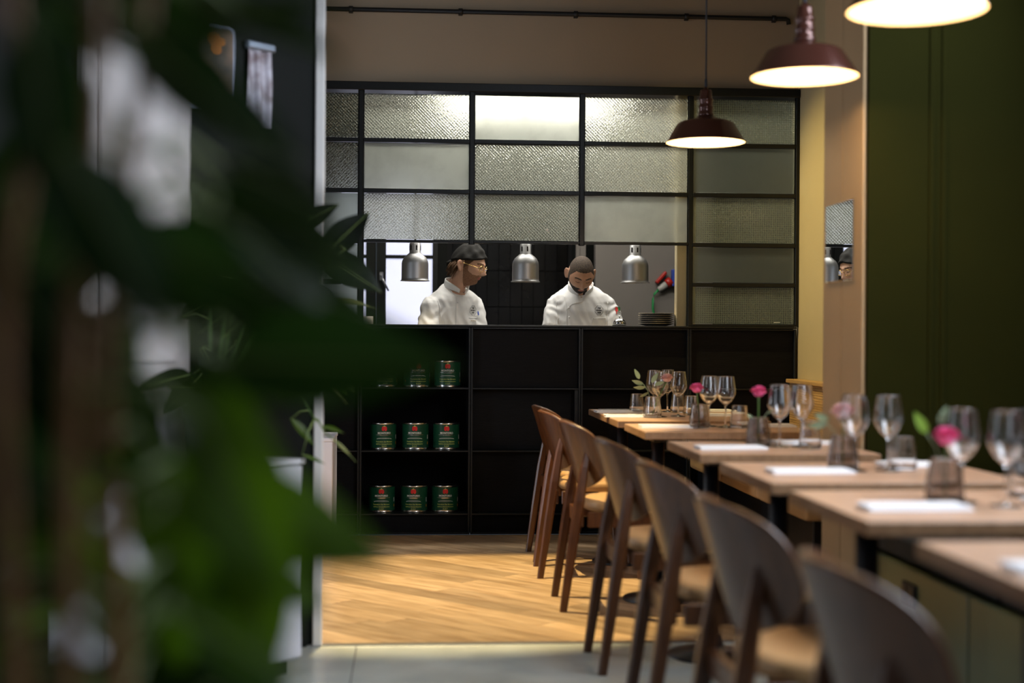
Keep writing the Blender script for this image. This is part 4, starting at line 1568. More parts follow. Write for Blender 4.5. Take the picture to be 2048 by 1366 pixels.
    def strip(name, pts, wd, mt, off=.002, thick=.003):
        b_ = bm_new()
        P = []
        for (x0, z0), (x1, z1) in zip(pts, pts[1:]):
            for k in range(7):
                P.append((x0 + (x1 - x0) * k / 7, z0 + (z1 - z0) * k / 7))
        P.append(pts[-1])
        P = [onj(x, z, off) for x, z in P]
        tube(b_, P, wd, 6)
        bmesh.ops.translate(b_, vec=-org, verts=b_.verts)
        return obj(name, b_, mt, jacket)
    for pts in spec['seams']:
        strip('seam', pts, .0022, 'jacket', .0015)
    # badge: scalloped outline with three lines of lettering
    bx, bz = spec['badge']
    BS = spec.get('bs', 1.0)
    b_ = bm_new()
    n = 144
    ro = [(bx + (.0265 + .0048 * abs(math.sin(4 * a))) * BS * spec['bx'] * math.cos(a), bz + (.0275 + .0048 * abs(math.sin(4 * a))) * BS * math.sin(a)) for a in (2 * PI * k / n for k in range(n))]
    ri = [(bx + (x - bx) * .92, bz + (z - bz) * .92) for x, z in ro]
    add_flat(b_, ro + ri, [[k, (k + 1) % n, n + (k + 1) % n, n + k] for k in range(n)], lambda x, z: onj(x, z, .0035))
    for line, zz, sz in (('THE', .0145, .0125), ('SOCIAL', .0, .0128), ('HUB', -.0145, .0125)):
        vs, fs = text_shape(line, sz * .92, .0008)
        add_flat(b_, [(bx + x * BS * spec['bx'], bz + (z + zz) * BS) for x, z in vs], fs, lambda x, z: onj(x, z, .0038))
    bmesh.ops.translate(b_, vec=-org, verts=b_.verts)
    obj('badge', b_, 'ink', jacket)
    for (x, z, w_, h_, mt) in spec['prints']:
        b_ = bm_new()
        add_flat(b_, [(x, z), (x + w_ * .5, z), (x + w_, z), (x + w_, z + h_), (x + w_ * .5, z + h_ * 1.15), (x, z + h_)], [[0, 1, 4, 5], [1, 2, 3, 4]], lambda a, b: onj(a, b, .0035))
        bmesh.ops.translate(b_, vec=-org, verts=b_.verts)
        obj('sleeve_print', b_, mt, jacket)
    b_ = bm_new()
    for (x, z) in spec['buttons']:
        c = onj(x, z, .004)
        bmesh.ops.create_uvsphere(b_, u_segments=10, v_segments=6, radius=.006, matrix=Matrix.Translation(c))
    bmesh.ops.translate(b_, vec=-org, verts=b_.verts)
    bt = obj('button', b_, 'jacket', jacket)
    bt['kind'] = 'stuff'
    # standing collar: two flaps that overlap in front
    b_ = bm_new()
    cM = Matrix.Translation(N_ + Vector(spec['coff'])) @ fw.to_4x4() @ Matrix.Rotation(R(spec['ctilt']), 4, 'X')

    def cfn(o):
        def fn(u, v):
            # runs round the neck from one front end to the other, the ends standing open in a V
            a = -PI / 2 + R(14) + u * (2 * PI - R(28))
            e = abs(u - .5) * 2
            rad = .080 - .006 * v * (1 - e) + .010 * v * e ** 3 + o
            h = .046 * (1 - .45 * e ** 5)
            return cM @ Vector((rad * 1.02 * math.cos(a), rad * 1.0 * math.sin(a), v * h - .018 * e ** 4))
        return fn
    A = grid_surface(b_, cfn(0), 48, 5)
    B = grid_surface(b_, cfn(-.004), 48, 5)
    for i in range(47):
        for j in (0, 4):
            b_.faces.new((A[i][j], A[i + 1][j], B[i + 1][j], B[i][j]))
    for j in range(4):
        for i in (0, 47):
            b_.faces.new((A[i][j], A[i][j + 1], B[i][j + 1], B[i][j]))
    bmesh.ops.translate(b_, vec=-org, verts=b_.verts)
    obj('collar', b_, 'jacket', jacket)
    # trousers and shoes
    bm = bm_new()
    q = Matrix.Rotation(R(spec['torso'][0][3]), 3, 'Z')
    for sgn in (-1, 1):
        hip = Vector((px, py, pz)) + q @ Vector((sgn * .09, 0, 0))
        limb(bm, [hip + Vector((0, 0, .04)), hip + q @ Vector((sgn * .01, -.02, -.42)), Vector(((hip + q @ Vector((sgn * .02, .02, 0))).x, (hip + q @ Vector((sgn * .02, .02, 0))).y, .10))], [.11, .085, .075], 16)
    tm = remeshed(bm, .012, 3)
    sub('trousers', tm, 'cap')
    for sgn in (-1, 1):
        hip = Vector((px, py, 0)) + q @ Vector((sgn * .11, -.03, 0))
        bm = bm_new()
        limb(bm, [hip + q @ Vector((0, .07, .05)), hip + q @ Vector((0, -.04, .048)), hip + q @ Vector((0, -.13, .036))], [.046, .047, .034], 14)
        box(bm, -.045, .045, -.17, .11, 0.0, .012, .005)
        for v in bm.verts[-24:]:
            v.co = hip + q @ Vector((v.co.x, v.co.y, v.co.z))
        sub('shoe', bm, 'black')
    return root, HM, sub, org


# bearded cook bending over his work
CR_ = 1.095
cookR, HMR, subR, orgR = make_cook(dict(
    label='cook in a white jacket with black beard and buzzed hair, bending his head down', mats=['skin2', 'beard', 'buzz', 'lip'],
    head=(1.070, 8.905, 1.538), yaw=3, pitch=37, roll=3, hs=1.06, neck=(1.085, 9.03, 1.425), pelvis=(1.10, 9.16, .97),
    torso=[((1.10, 9.14, .78), .19, .125, 0, 4), ((1.10, 9.13, .98), .185, .12, 0, 6), ((1.10, 9.105, 1.12), .185, .122, 0, 8), ((1.098, 9.085, 1.25), .200, .128, 0, 10), ((1.096, 9.072, 1.335), .208, .120, 0, 12), ((1.092, 9.065, 1.390), .200, .105, 0, 14), ((1.089, 9.060, 1.428), .155, .090, 0, 18), ((1.086, 9.052, 1.462), .088, .078, 0, 30)],
    arms=[dict(p=[(.925, 9.065, 1.365), (.895, 9.0, 1.12), (1.0, 8.82, .985)], hd=(.6, -.7, -.2), side=1), dict(p=[(1.268, 9.065, 1.365), (1.312, 9.0, 1.12), (1.20, 8.82, .985)], hd=(-.6, -.7, -.2), side=-1)],
    front=0, chest=(1.09, 9.0, 1.27), badge=(.105, .045), bx=.92, bs=1.0,
    seams=[[(-.115, .14), (-.10, .05), (-.10, -.12), (-.095, -.3)], [(-.105, .045), (-.07, .085), (.0, .10)], [(.062, -.005), (.150, -.003)], [(.062, -.005), (.060, -.11)], [(.150, -.003), (.150, -.11)], [(-.165, .10), (-.155, .0), (-.165, -.08)], [(.165, .10), (.160, .0), (.170, -.08)]],
    prints=[(.214, .042, .019, .024, 'redink'), (.234, .045, .012, .022, 'greenink'), (.219, .024, .006, .018, 'redink'), (.212, -.022, .036, .013, 'ink')],
    buttons=[(-.088, .06), (-.086, -.0), (-.085, -.06)], coff=(0, .015, .028), ctilt=24))

# cook with cap and glasses looking to the side
cookL, HML, subL, orgL = make_cook(dict(
    label='cook in a white jacket and black cap with gold glasses, looking aside', mats=['skin', 'stubble', 'hair', 'lip'],
    head=(.368, 8.975, 1.590), yaw=64, pitch=14, roll=0, hs=1.09, neck=(.290, 9.03, 1.435), pelvis=(.25, 9.12, .97),
    torso=[((.255, 9.10, .78), .185, .125, 34, 2), ((.255, 9.10, .98), .18, .12, 34, 3), ((.258, 9.09, 1.12), .178, .12, 34, 4), ((.265, 9.075, 1.25), .188, .125, 34, 6), ((.272, 9.065, 1.335), .190, .115, 34, 8), ((.280, 9.055, 1.388), .180, .10, 34, 10), ((.286, 9.050, 1.424), .135, .088, 34, 16), ((.290, 9.040, 1.448), .084, .078, 34, 32)],
    arms=[dict(p=[(.130, 8.955, 1.362), (.118, 8.92, 1.11), (.22, 8.80, .985)], hd=(.75, -.6, -.2), side=1), dict(p=[(.408, 9.145, 1.362), (.442, 9.06, 1.12), (.38, 8.83, .985)], hd=(-.2, -.9, -.2), side=-1)],
    front=30, chest=(.285, 9.0, 1.27), badge=(.108, .040), bx=1.0, bs=1.0,
    seams=[[(-.035, .165), (-.022, .125), (-.026, .05), (-.022, -.08), (-.015, -.3)], [(-.022, .128), (.03, .13), (.075, .16)], [(.072, -.008), (.150, -.006)], [(-.14, .11), (-.125, .0), (-.12, -.10), (-.13, -.2)]],
    prints=[(.150, .012, .010, .022, 'blueink'), (.084, -.028, .014, .006, 'platerim'), (.102, -.028, .014, .006, 'platerim'), (.120, -.028, .012, .006, 'platerim')],
    buttons=[(-.012, .09)], coff=(0, .010, .022), ctilt=16))
# black skull cap with a knot at the back, hair below it
b_ = bm_new()
NT, NPH = 40, 64
rings = []
for i in range(NT + 1):
    row = []
    for k in range(NPH):
        ph = 2 * PI * k / NPH
        pa = abs(math.atan2(math.sin(ph), math.cos(ph)))
        zc_ = .058 - .028 * min(1, pa / 1.5) - .030 * max(0, (pa - 1.5) / 1.64)
        thm = math.acos(max(-1, min(1, zc_ / .116)))
        th = thm * i / NT
        p_ = head_point(th, ph)
        nrm2 = p_.normalized()
        f_ = .013 + .006 * max(0, p_.z / .116) ** 2 + .0026 * math.sin(26 * p_.z * 4 + 6 * ph) * (p_.y < .02) + .002 * math.sin(p_.y * 120 + p_.z * 90)
        if i == NT:
            f_ = .004
        row.append(b_.verts.new(HML @ (p_ + nrm2 * f_)))
    rings.append(row)
for a, b in zip(rings[1:], rings[2:]):
    for k in range(NPH):
        f = b_.faces.new((a[k], b[k], b[(k + 1) % NPH], a[(k + 1) % NPH])); f.smooth = True
b_.faces.new(rings[1])
bmesh.ops.delete(b_, geom=rings[0], context='VERTS')
cap = subL('cap', b_, 'cap')
b_ = bm_new()
limb(b_, [HML @ Vector((.012, .104, .004)), HML @ Vector((-.004, .122, -.006))], [.016, .013], 12)
limb(b_, [HML @ Vector((.0, .118, .0)), HML @ Vector((.010, .130, -.018)), HML @ Vector((.006, .128, -.034))], [.010, .012, .006], 10)
limb(b_, [HML @ Vector((.0, .118, .0)), HML @ Vector((-.014, .132, -.014)), HML @ Vector((-.012, .130, -.028))], [.010, .011, .005], 10)
bmesh.ops.translate(b_, vec=-orgL, verts=b_.verts)
obj('knot', b_, 'cap', cap)
b_ = bm_new()
rh = random.Random(4)
for k in range(46):
    ph = PI + rh.uniform(-1.25, 1.25)
    z = rh.uniform(-.035, .012)
    th = math.acos(z / .116)
    p_ = head_point(th, ph)
    d_ = p_.normalized()
    q_ = p_ + d_ * .004
    tube(b_, [HML @ q_, HML @ (q_ + d_ * .008 + Vector((0, .004, -.022))), HML @ (q_ + d_ * .012 + Vector((rh.uniform(-.006, .006), .010, -.046 - .01 * rh.random())))], [.0075, .0065, .0012], 6)
hr = subL('hair', b_, 'hair')
# gold wire glasses
b_ = bm_new()
for sgn in (-1, 1):
    cx = sgn * .031
    pts = []
    for k in range(25):
        a = 2 * PI * k / 24
        pts.append(HML @ Vector((cx + .0195 * math.cos(a), -.104 + .012 * abs(cx + .0195 * math.cos(a)) / .05, .002 + .0175 * math.sin(a))))
    tube(b_, pts, .0019, 6, cap=False)
    tube(b_, [HML @ Vector((sgn * .0505, -.092, .006)), HML @ Vector((sgn * .072, -.075, .008)), HML @ Vector((sgn * .082, .0, .014)), HML @ Vector((sgn * .083, .022, .006))], .0017, 6)
tube(b_, [HML @ Vector((-.0115, -.101, .006)), HML @ Vector((0, -.117, .008)), HML @ Vector((.0115, -.101, .006))], .0018, 6)
gl_ = subL('glasses', b_, 'gold')
b_ = bm_new()
for sgn in (-1, 1):
    vs = []
    for k in range(24):
        a = 2 * PI * k / 24
        vs.append(b_.verts.new(HML @ Vector((sgn * .031 + .019 * math.cos(a), -.104 + .012 * abs(sgn * .031 + .019 * math.cos(a)) / .05, .002 + .017 * math.sin(a)))))
    f0 = b_.faces.new(vs)
bmesh.ops.solidify(b_, geom=b_.faces[:], thickness=.001)
bmesh.ops.translate(b_, vec=-orgL, verts=b_.verts)
obj('lens', b_, 'lens', gl_)

# ------------------------------------------------------------------ left side: cabinet, signs, plants
t = empty('white_cabinet', slant(.7, .15, 0), 'low white cabinet behind the big leaves, before the slanted dark wall', 'cabinet')
bm = bm_new(); slant_box(bm, .33, 1.12, .012, .285, .05, .71, .003)
part_at('body', bm, 'white', t)
bm = bm_new(); slant_box(bm, .325, 1.125, .008, .305, .71, .727, .003)
part_at('top', bm, 'white', t)
for a, b in ((.335, .722), (.728, 1.115)):
    bm = bm_new(); slant_box(bm, a, b, .285, .302, .06, .705, .003)
    part_at('door', bm, 'white', t)
bm = bm_new(); slant_box(bm, .36, 1.09, .02, .26, 0, .05)
part_at('plinth', bm, 'black', t)
t = empty('white_sideboard', (-.66, 7.68, 0), 'white sideboard end showing right of the pale wall trim, beside the shelves', 'cabinet')
bm = bm_new(); box(bm, -.93, -.40, 7.47, 7.92, .0, .59, .003)
part_at('body', bm, 'white', t)
bm = bm_new(); box(bm, -.935, -.396, 7.465, 7.925, .59, .61, .003)
part_at('top', bm, 'white', t)

t = empty('wall_sign', slant(.5, .01, 2.08), 'rounded tin sign with an orange picture high on the dark wall', 'sign')
bm = bm_new()
s0, s1, z0, z1, r_ = .395, .60, 1.90, 2.205, .022
pts = []
for (cx, cz, a0) in ((s1 - r_, z1 - r_, 0), (s0 + r_, z1 - r_, 90), (s0 + r_, z0 + r_, 180), (s1 - r_, z0 + r_, 270)):
    for k in range(6):
        a = R(a0 + 18 * k)
        pts.append((cx + r_ * math.cos(a), cz + r_ * math.sin(a)))


def rounded(pts, n0, n1, shrink=1.0):
    b_ = bm_new()
    cx = sum(p[0] for p in pts) / len(pts); cz = sum(p[1] for p in pts) / len(pts)
    A = [b_.verts.new(slant(cx + (x - cx) * shrink, n0, cz + (z - cz) * shrink)) for x, z in pts]
    B = [b_.verts.new(slant(cx + (x - cx) * shrink, n1, cz + (z - cz) * shrink)) for x, z in pts]
    b_.faces.new(B); b_.faces.new(A[::-1])
    for k in range(len(A)):
        b_.faces.new((A[k], A[(k + 1) % len(A)], B[(k + 1) % len(A)], B[k]))
    return b_


part_at('border', rounded(pts, 0, .012), 'signmetal', t)
part_at('picture', rounded(pts, .004, .014, .93), 'signface', t)
b_ = bm_new()
for (cs, cz, r2) in ((.455, 2.145, .014), (.485, 2.15, .022), (.475, 2.12, .018)):
    vs = [b_.verts.new(slant(cs + r2 * 1.3 * math.cos(2 * PI * k / 12), .0148 + cs * .0005, cz + r2 * math.sin(2 * PI * k / 12))) for k in range(12)]
    b_.faces.new(vs)
part_at('picture_print', b_, 'canorange', t)
t = empty('hanging_banner', slant(.285, .01, 2.0), 'narrow pale printed banner hanging from a blue grey bar, high on the dark wall', 'banner')
bm = bm_new(); slant_box(bm, .222, .348, .004, .028, 2.145, 2.172, .005)
part_at('hanging_bar', bm, 'signmetal', t)


def banner(u, v):
    s_ = .230 + .110 * u
    return slant(s_, .012 + .008 * math.sin(u * 14 + v * 2), 2.150 - .27 * v)


bm = bm_new()
A_ = grid_surface(bm, banner, 22, 10)
B_ = grid_surface(bm, lambda u, v: banner(u, v) - SN * .003, 22, 10)
part_at('cloth', bm, 'signpale', t)


def leaf_between(base, direction, normal, ln, wd, mt, parent, root, cane=None, droop=.18, fold=.25, nu=14, name='leaf'):
    bm = leaf_bm(ln, wd, fold, droop, nu=nu, nv=7)
    # raised midrib under the blade
    pts = [Vector((ln * k / 8, 0, -droop * ln * (k / 8) ** 2 + .0016)) for k in range(9)]
    tube(bm, pts, [.0030 * (1 - k / 9.5) for k in range(9)], 5, mi=1)
    X = Vector(direction).normalized()
    Z = Vector(normal); Z = (Z - X * Z.dot(X)).normalized()
    Y = Z.cross(X)
    m = Matrix((X, Y, Z)).transposed().to_4x4()
    m.translation = Vector(base)
    bmesh.ops.transform(bm, matrix=m, verts=bm.verts)
    if cane is not None:
        q = Vector(cane)
        b = Vector(base)
        mid = (q + b) * .5 + Vector((0, 0, .15 * (q - b).length))
        tube(bm, [q, mid, b], [.0035, .003, .0026], 5, mi=1)
    bmesh.ops.translate(bm, vec=-root, verts=bm.verts)
    return obj(name, bm, [mt, 'rib'], parent, fix=False)


# foreground plant: three canes in a floor pot
FG = [((-0.149, 1.164, 1.12), (0.97, -0.24, 0.01), (-0.22, -0.87, 0.44), 0.19, 'd'), ((-0.154, 1.264, 1.136), (1.0, 0.02, 0.06), (-0.04, -0.51, 0.86), 0.132, 'd'), ((-0.16, 1.315, 1.191), (0.99, -0.07, -0.13), (0.06, -0.64, 0.77), 0.137, 'd'), ((-0.188, 1.116, 1.018), (0.96, -0.07, -0.25), (0.07, -0.86, 0.5), 0.182, 'g'), ((-0.157, 1.164, 1.003), (0.96, -0.16, -0.23), (-0.03, -0.89, 0.45), 0.133, 'g'), ((-0.154, 1.064, 1.078), (0.47, -0.3, -0.83), (0.07, -0.93, 0.37), 0.155, 'g'), ((-0.197, 1.167, 1.104), (0.8, -0.23, -0.56), (0.18, -0.79, 0.58), 0.133, 'g'), ((-0.218, 1.218, 1.043), (0.26, -0.02, -0.96), (0.22, -0.97, 0.08), 0.152, 'g'), ((-0.182, 1.316, 1.118), (0.94, 0.11, -0.33), (0.25, -0.86, 0.45), 0.119, 'g'), ((-0.153, 1.264, 0.996), (0.25, -0.19, -0.95), (0.29, -0.92, 0.26), 0.158, 'g'), ((-0.176, 1.115, 0.924), (0.87, -0.06, -0.49), (0.26, -0.79, 0.56), 0.108, 'g'), ((-0.136, 1.413, 0.9), (0.91, -0.07, -0.42), (0.21, -0.78, 0.59), 0.064, 'g'), ((-0.187, 1.217, 1.423), (0.96, -0.07, -0.25), (0.15, -0.65, 0.75), 0.139, 'd'), ((-0.145, 1.214, 1.415), (0.99, -0.07, 0.09), (-0.12, -0.5, 0.86), 0.097, 'd'), ((-0.218, 1.119, 1.376), (0.76, -0.14, -0.64), (0.27, -0.82, 0.51), 0.147, 'd'), ((-0.199, 1.168, 1.351), (0.87, -0.06, -0.49), (0.19, -0.88, 0.44), 0.133, 'd'), ((-0.168, 1.266, 1.29), (0.94, -0.07, -0.34), (0.21, -0.66, 0.73), 0.114, 'd'), ((-0.165, 1.215, 1.242), (0.82, -0.06, -0.57), (0.44, -0.56, 0.7), 0.127, 'd'), ((-0.268, 1.022, 1.354), (0.18, -0.02, -0.98), (0.25, -0.97, 0.06), 0.127, 'd'), ((-0.246, 1.021, 1.27), (0.5, -0.04, -0.86), (0.38, -0.89, 0.26), 0.148, 'd'), ((-0.266, 1.222, 1.203), (0.89, -0.32, -0.32), (-0.16, -0.88, 0.44), 0.139, 'd'), ((-0.22, 1.119, 1.214), (0.8, -0.56, -0.22), (-0.46, -0.81, 0.37), 0.128, 'd'), ((-0.319, 1.176, 1.184), (0.49, -0.61, -0.62), (-0.31, -0.79, 0.53), 0.137, 'd'), ((-0.331, 1.177, 1.127), (0.3, -0.37, -0.88), (-0.04, -0.93, 0.37), 0.137, 'd'), ((-0.292, 1.225, 1.414), (0.99, -0.07, -0.13), (0.01, -0.86, 0.51), 0.152, 'd'), ((-0.3, 1.225, 1.283), (0.79, -0.06, -0.61), (0.24, -0.89, 0.39), 0.114, 'd'), ((-0.277, 1.273, 1.215), (0.99, -0.07, -0.13), (0.06, -0.64, 0.77), 0.141, 'd'), ((-0.201, 1.318, 1.268), (0.97, -0.07, -0.24), (0.1, -0.76, 0.64), 0.151, 'd'), ((-0.19, 1.367, 1.212), (0.99, -0.07, 0.08), (-0.1, -0.5, 0.86), 0.157, 'd'), ((-0.187, 1.317, 1.168), (0.99, -0.07, -0.13), (0.03, -0.76, 0.65), 0.133, 'd'), ((-0.197, 1.418, 1.239), (0.98, -0.07, -0.17), (0.08, -0.64, 0.76), 0.158, 'd'), ((-0.239, 1.321, 1.387), (0.87, -0.06, -0.49), (0.33, -0.68, 0.66), 0.151, 'd'), ((-0.197, 1.318, 1.364), (0.87, -0.06, -0.49), (0.33, -0.68, 0.66), 0.119, 'd'), ((-0.278, 1.346, 1.094), (-0.21, 0.18, -0.96), (-0.06, -0.98, -0.18), 0.148, 'd'), ((-0.43, 1.528, 0.893), (0.33, -0.3, -0.89), (0.16, -0.92, 0.37), 0.125, 'd'), ((-0.333, 1.236, 1.44), (0.72, 0.06, -0.69), (0.02, -1.0, -0.07), 0.103, 'd'), ((-0.285, 1.395, 1.178), (-0.03, -0.13, -0.99), (0.09, -0.99, 0.13), 0.158, 'd'), ((-0.303, 1.468, 1.301), (-0.41, -0.3, -0.86), (0.11, -0.95, 0.28), 0.213, 'd'), ((-0.28, 1.389, 0.794), (0.91, 0.02, -0.41), (0.01, -1.0, -0.03), 0.117, 'd'), ((-0.289, 1.252, 0.839), (0.21, 0.27, -0.94), (0.5, -0.86, -0.13), 0.109, 'g'), ((-0.379, 1.434, 1.091), (0.8, -0.32, -0.51), (-0.26, -0.95, 0.19), 0.131, 'g'), ((-0.173, 1.298, 1.267), (-0.15, -0.45, -0.88), (0.07, -0.89, 0.44), 0.122, 'd'), ((-0.405, 1.45, 0.773), (1.0, -0.01, 0.06), (-0.0, -1.0, -0.09), 0.139, 'g'), ((-0.368, 1.303, 1.08), (0.8, -0.6, -0.01), (-0.51, -0.69, 0.52), 0.154, 'g'), ((-0.268, 1.489, 0.855), (0.99, 0.04, 0.14), (0.03, -1.0, 0.05), 0.134, 'd'), ((-0.368, 1.261, 0.838), (0.96, -0.29, -0.01), (-0.28, -0.94, 0.2), 0.158, 'd'), ((-0.362, 1.37, 0.981), (0.86, -0.3, 0.41), (-0.32, -0.95, -0.01), 0.129, 'd'), ((-0.287, 1.371, 1.443), (0.98, 0.15, 0.15), (0.11, -0.96, 0.27), 0.142, 'd'), ((-0.268, 1.491, 1.41), (0.8, -0.37, 0.48), (-0.6, -0.39, 0.7), 0.12, 'd'), ((-0.334, 1.432, 0.77), (0.83, -0.41, 0.38), (-0.56, -0.66, 0.5), 0.165, 'd'), ((-0.38, 1.343, 0.964), (0.79, -0.37, 0.49), (-0.5, -0.85, 0.15), 0.159, 'g'), ((-0.217, 1.266, 0.863), (1.0, 0.08, -0.05), (0.08, -1.0, 0.04), 0.102, 'd'), ((-0.339, 1.458, 1.011), (0.84, -0.54, 0.09), (-0.54, -0.79, 0.3), 0.157, 'd'), ((-0.329, 1.28, 1.191), (0.44, -0.48, -0.76), (0.28, -0.74, 0.62), 0.143, 'd'), ((-0.426, 1.459, 0.98), (0.64, 0.17, -0.75), (0.35, -0.93, 0.09), 0.145, 'g'), ((-0.35, 1.184, 0.937), (0.99, -0.15, -0.0), (-0.12, -0.81, 0.57), 0.104, 'd'), ((-0.2, 1.229, 0.942), (-0.3, 0.2, -0.93), (0.06, -0.97, -0.22), 0.153, 'g'), ((-0.376, 1.333, 0.841), (0.22, -0.52, -0.83), (0.02, -0.84, 0.54), 0.117, 'd'), ((-0.24, 1.327, 0.878), (0.11, 0.14, -0.98), (0.25, -0.96, -0.11), 0.188, 'd'), ((-0.159, 1.439, 0.78), (-0.35, -0.48, -0.81), (-0.02, -0.86, 0.52), 0.166, 'g'), ((-0.198, 1.334, 0.903), (0.38, 0.23, -0.9), (0.2, -0.97, -0.17), 0.19, 'd'), ((-0.248, 1.298, 0.907), (0.54, -0.53, -0.65), (-0.24, -0.84, 0.49), 0.13, 'd'), ((-0.305, 1.175, 1.114), (0.6, -0.6, -0.54), (-0.13, -0.73, 0.67), 0.14, 'd'), ((-0.306, 1.414, 0.917), (0.63, -0.22, -0.74), (0.07, -0.94, 0.33), 0.158, 'g'), ((-0.369, 1.341, 1.18), (0.06, 0.04, -1.0), (0.08, -1.0, -0.03), 0.185, 'd'), ((-0.342, 1.317, 1.115), (0.84, -0.22, -0.5), (-0.16, -0.97, 0.17), 0.137, 'd'), ((-0.184, 1.269, 0.934), (-0.16, 0.15, -0.98), (-0.12, -0.98, -0.13), 0.128, 'd'), ((-0.361, 1.455, 1.433), (0.02, 0.22, -0.97), (0.11, -0.97, -0.22), 0.155, 'd'), ((-0.168, 1.18, 1.135), (0.39, 0.21, -0.9), (0.11, -0.98, -0.19), 0.109, 'd'), ((-0.397, 1.507, 1.361), (0.01, 0.25, -0.97), (0.08, -0.96, -0.25), 0.217, 'd'), ((-0.398, 1.335, 0.998), (-0.03, -0.04, -1.0), (0.08, -1.0, 0.04), 0.121, 'd'), ((-0.172, 1.301, 0.999), (-0.07, -0.13, -0.99), (0.08, -0.99, 0.13), 0.158, 'd'), ((-0.315, 1.439, 0.767), (0.48, 0.29, -0.83), (0.52, -0.85, 0.01), 0.181, 'd'), ((-0.214, 1.185, 0.835), (0.43, -0.4, -0.81), (-0.18, -0.91, 0.37), 0.158, 'd'), ((-0.27, 1.265, 1.118), (0.54, -0.32, -0.78), (0.11, -0.89, 0.44), 0.131, 'd'), ((-0.329, 1.308, 1.44), (0.82, -0.55, 0.18), (-0.5, -0.51, 0.7), 0.168, 'd'), ((-0.434, 1.5, 0.761), (-0.29, -0.09, -0.95), (-0.19, -0.97, 0.15), 0.126, 'g'), ((-0.334, 1.336, 1.119), (-0.26, -0.54, -0.8), (0.03, -0.83, 0.55), 0.169, 'd'), ((-0.359, 1.298, 0.876), (0.11, -0.31, -0.94), (0.1, -0.94, 0.33), 0.156, 'g'), ((-0.292, 1.177, 0.847), (-0.2, 0.1, -0.97), (-0.01, -0.99, -0.1), 0.161, 'g'), ((-0.369, 1.304, 1.018), (0.68, 0.1, -0.73), (0.23, -0.97, 0.09), 0.157, 'g'), ((-0.385, 1.373, 0.872), (0.85, -0.36, 0.38), (-0.4, -0.92, 0.0), 0.116, 'g'), ((-0.362, 1.271, 1.262), (0.29, 0.19, -0.94), (0.21, -0.97, -0.13), 0.158, 'd'), ((-0.238, 1.317, 0.853), (-0.26, 0.07, -0.96), (-0.0, -1.0, -0.08), 0.184, 'd'), ((-0.28, 1.293, 0.848), (-0.15, 0.01, -0.99), (0.03, -1.0, -0.01), 0.124, 'g')]
CANES = [[(-.294, 1.046, 1.95), (-.290, 1.046, 1.427), (-.276, 1.045, 1.285), (-.292, 1.046, 1.128), (-.280, 1.055, .844), (-.275, 1.10, .45)],
         [(-.222, 1.042, 1.90), (-.224, 1.042, 1.427), (-.228, 1.041, 1.234), (-.240, 1.042, 1.152), (-.246, 1.051, .844), (-.255, 1.12, .45)],
         [(-.205, 1.138, 1.62), (-.206, 1.138, 1.428), (-.230, 1.14, 1.207), (-.235, 1.12, 1.105), (-.222, 1.118, .845), (-.24, 1.13, .45)]]
fp = Vector((-.26, 1.145, 0))
plant = empty('leafy_plant', fp, 'large leafy green plant filling the blurred near side of the view', 'plant')
bm = bm_new(); lathe(bm, [(0, 0), (.13, 0), (.15, .02), (.175, .44), (.182, .46), (.175, .465), (.165, .45), (.16, .42), (0, .42)], 36)
obj('pot', bm, 'pot', plant)
bm = bm_new(); lathe(bm, [(0, .41), (.158, .41), (.155, .428), (0, .435)], 30)
obj('soil', bm, 'soil', plant)
for c in CANES:
    bm = bm_new()
    pts, rr = smooth_path(c, [.0045, .0055, .006, .0068, .008, .010], 5)
    tube(bm, pts, rr, 10)
    bmesh.ops.translate(bm, vec=-fp, verts=bm.verts)
    obj('cane', bm, 'cane', plant)
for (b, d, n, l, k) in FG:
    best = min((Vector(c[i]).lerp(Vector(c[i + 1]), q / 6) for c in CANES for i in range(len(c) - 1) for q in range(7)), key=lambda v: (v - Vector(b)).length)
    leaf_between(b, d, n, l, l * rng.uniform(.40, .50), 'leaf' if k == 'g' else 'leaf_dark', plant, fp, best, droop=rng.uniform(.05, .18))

# second plant in a pot on the white cabinet
mp_ = slant(.60, .15, .727)
plant2 = empty('leafy_plant', mp_, 'dark leafy pot plant on the white cabinet, leaf tips crossing the pale trim', 'plant')
bm = bm_new(); lathe(bm, [(0, 0), (.075, 0), (.08, .01), (.098, .165), (.103, .175), (.098, .178), (.092, .165), (0, .16)], 30)
obj('pot', bm, 'pot', plant2)
bm = bm_new(); lathe(bm, [(0, .155), (.091, .155), (.088, .168), (0, .172)], 24)
obj('soil', bm, 'soil', plant2)
r2 = random.Random(5)
stems = []
for tip in ((-.23, 4.9, 1.42), (-.33, 4.88, 1.55), (-.36, 4.80, 1.22), (-.45, 4.8, 1.62), (-.30, 4.86, 1.0), (-.32, 4.84, .86), (-.55, 4.72, 1.35), (-.66, 4.7, 1.25)):
    T = Vector(tip)
    base = mp_ + Vector((0, 0, .16))
    mid = base.lerp(T, .5) + Vector((0, 0, .12 if tip[2] > 1.1 else .20))
    bm = bm_new()
    pts, rr = smooth_path([base, mid, T], [.006, .0045, .003], 6)
    tube(bm, pts, rr, 7)
    bmesh.ops.translate(bm, vec=-mp_, verts=bm.verts)
    obj('stem', bm, 'stem', plant2)
    stems += pts
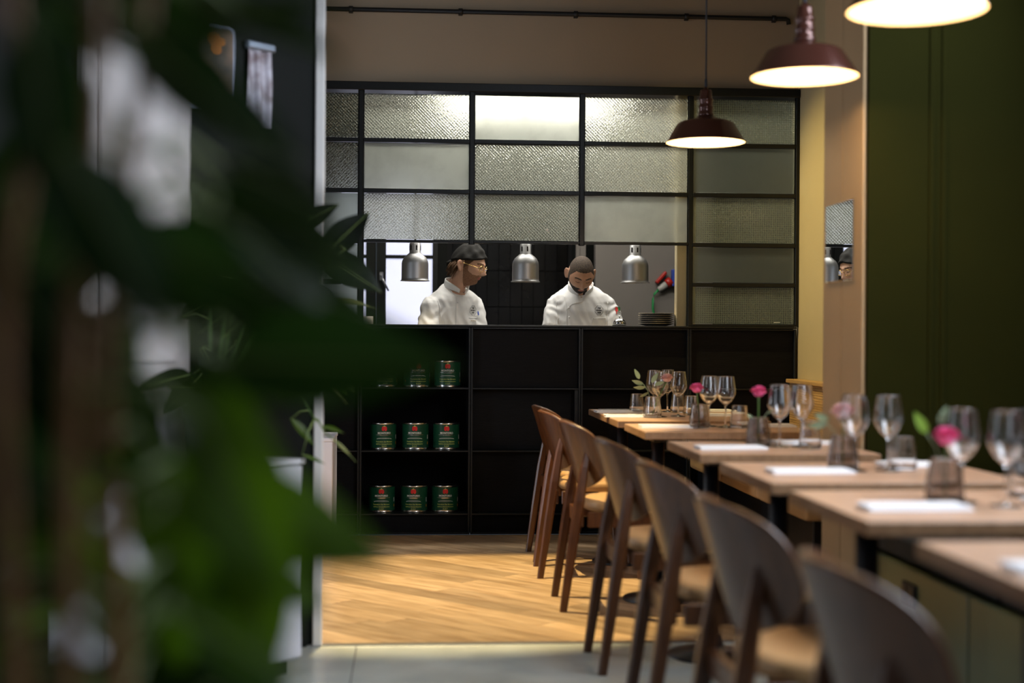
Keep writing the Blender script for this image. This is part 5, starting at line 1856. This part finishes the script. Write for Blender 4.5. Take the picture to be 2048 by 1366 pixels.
HERO = [((-.29, 4.9, 1.42), (-.145, 4.9, 1.57), (-.2, -1, .1), .52, 'leaf_silhouette'), ((-.31, 4.88, 1.42), (-.095, 4.84, 1.30), (.1, -1, .5), .50, 'leaf_silhouette'), ((-.30, 4.86, 1.27), (-.115, 4.82, 1.255), (0, -.3, 1), .28, 'leaf_lit'),
        ((-.31, 4.88, 1.00), (-.205, 4.86, .915), (.6, -.4, .8), .14, 'leaf_lit'), ((-.27, 4.9, 1.02), (-.21, 4.9, .935), (.3, -1, .5), .50, 'leaf'), ((-.235, 4.9, 1.0), (-.185, 4.9, .945), (.3, -1, .6), .48, 'leaf'),
        ((-.285, 4.86, .81), (-.172, 4.86, .722), (.6, -.4, .8), .13, 'leaf_lit'), ((-.30, 4.9, .83), (-.225, 4.9, .815), (.1, -.5, .9), .42, 'leaf'), ((-.40, 4.84, .86), (-.315, 4.84, .775), (.5, -.7, .6), .34, 'leaf'), ((-.36, 4.82, .74), (-.28, 4.82, .715), (.1, -.6, .8), .22, 'leaf'), ((-.21, 4.9, 1.07), (-.135, 4.9, 1.035), (.4, -.4, .9), .16, 'leaf_lit')]
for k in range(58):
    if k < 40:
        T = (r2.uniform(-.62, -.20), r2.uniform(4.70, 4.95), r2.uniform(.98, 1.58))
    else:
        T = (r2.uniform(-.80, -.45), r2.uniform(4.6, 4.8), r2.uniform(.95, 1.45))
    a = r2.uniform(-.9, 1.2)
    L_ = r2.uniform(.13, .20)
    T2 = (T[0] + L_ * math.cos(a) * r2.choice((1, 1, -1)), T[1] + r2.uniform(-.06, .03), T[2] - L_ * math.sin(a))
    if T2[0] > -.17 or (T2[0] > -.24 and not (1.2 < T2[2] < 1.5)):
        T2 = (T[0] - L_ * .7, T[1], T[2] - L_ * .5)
    HERO.append((T, T2, (r2.uniform(-.3, .3), -.7, r2.uniform(.2, 1)), r2.uniform(.4, .55), 'leaf_silhouette'))
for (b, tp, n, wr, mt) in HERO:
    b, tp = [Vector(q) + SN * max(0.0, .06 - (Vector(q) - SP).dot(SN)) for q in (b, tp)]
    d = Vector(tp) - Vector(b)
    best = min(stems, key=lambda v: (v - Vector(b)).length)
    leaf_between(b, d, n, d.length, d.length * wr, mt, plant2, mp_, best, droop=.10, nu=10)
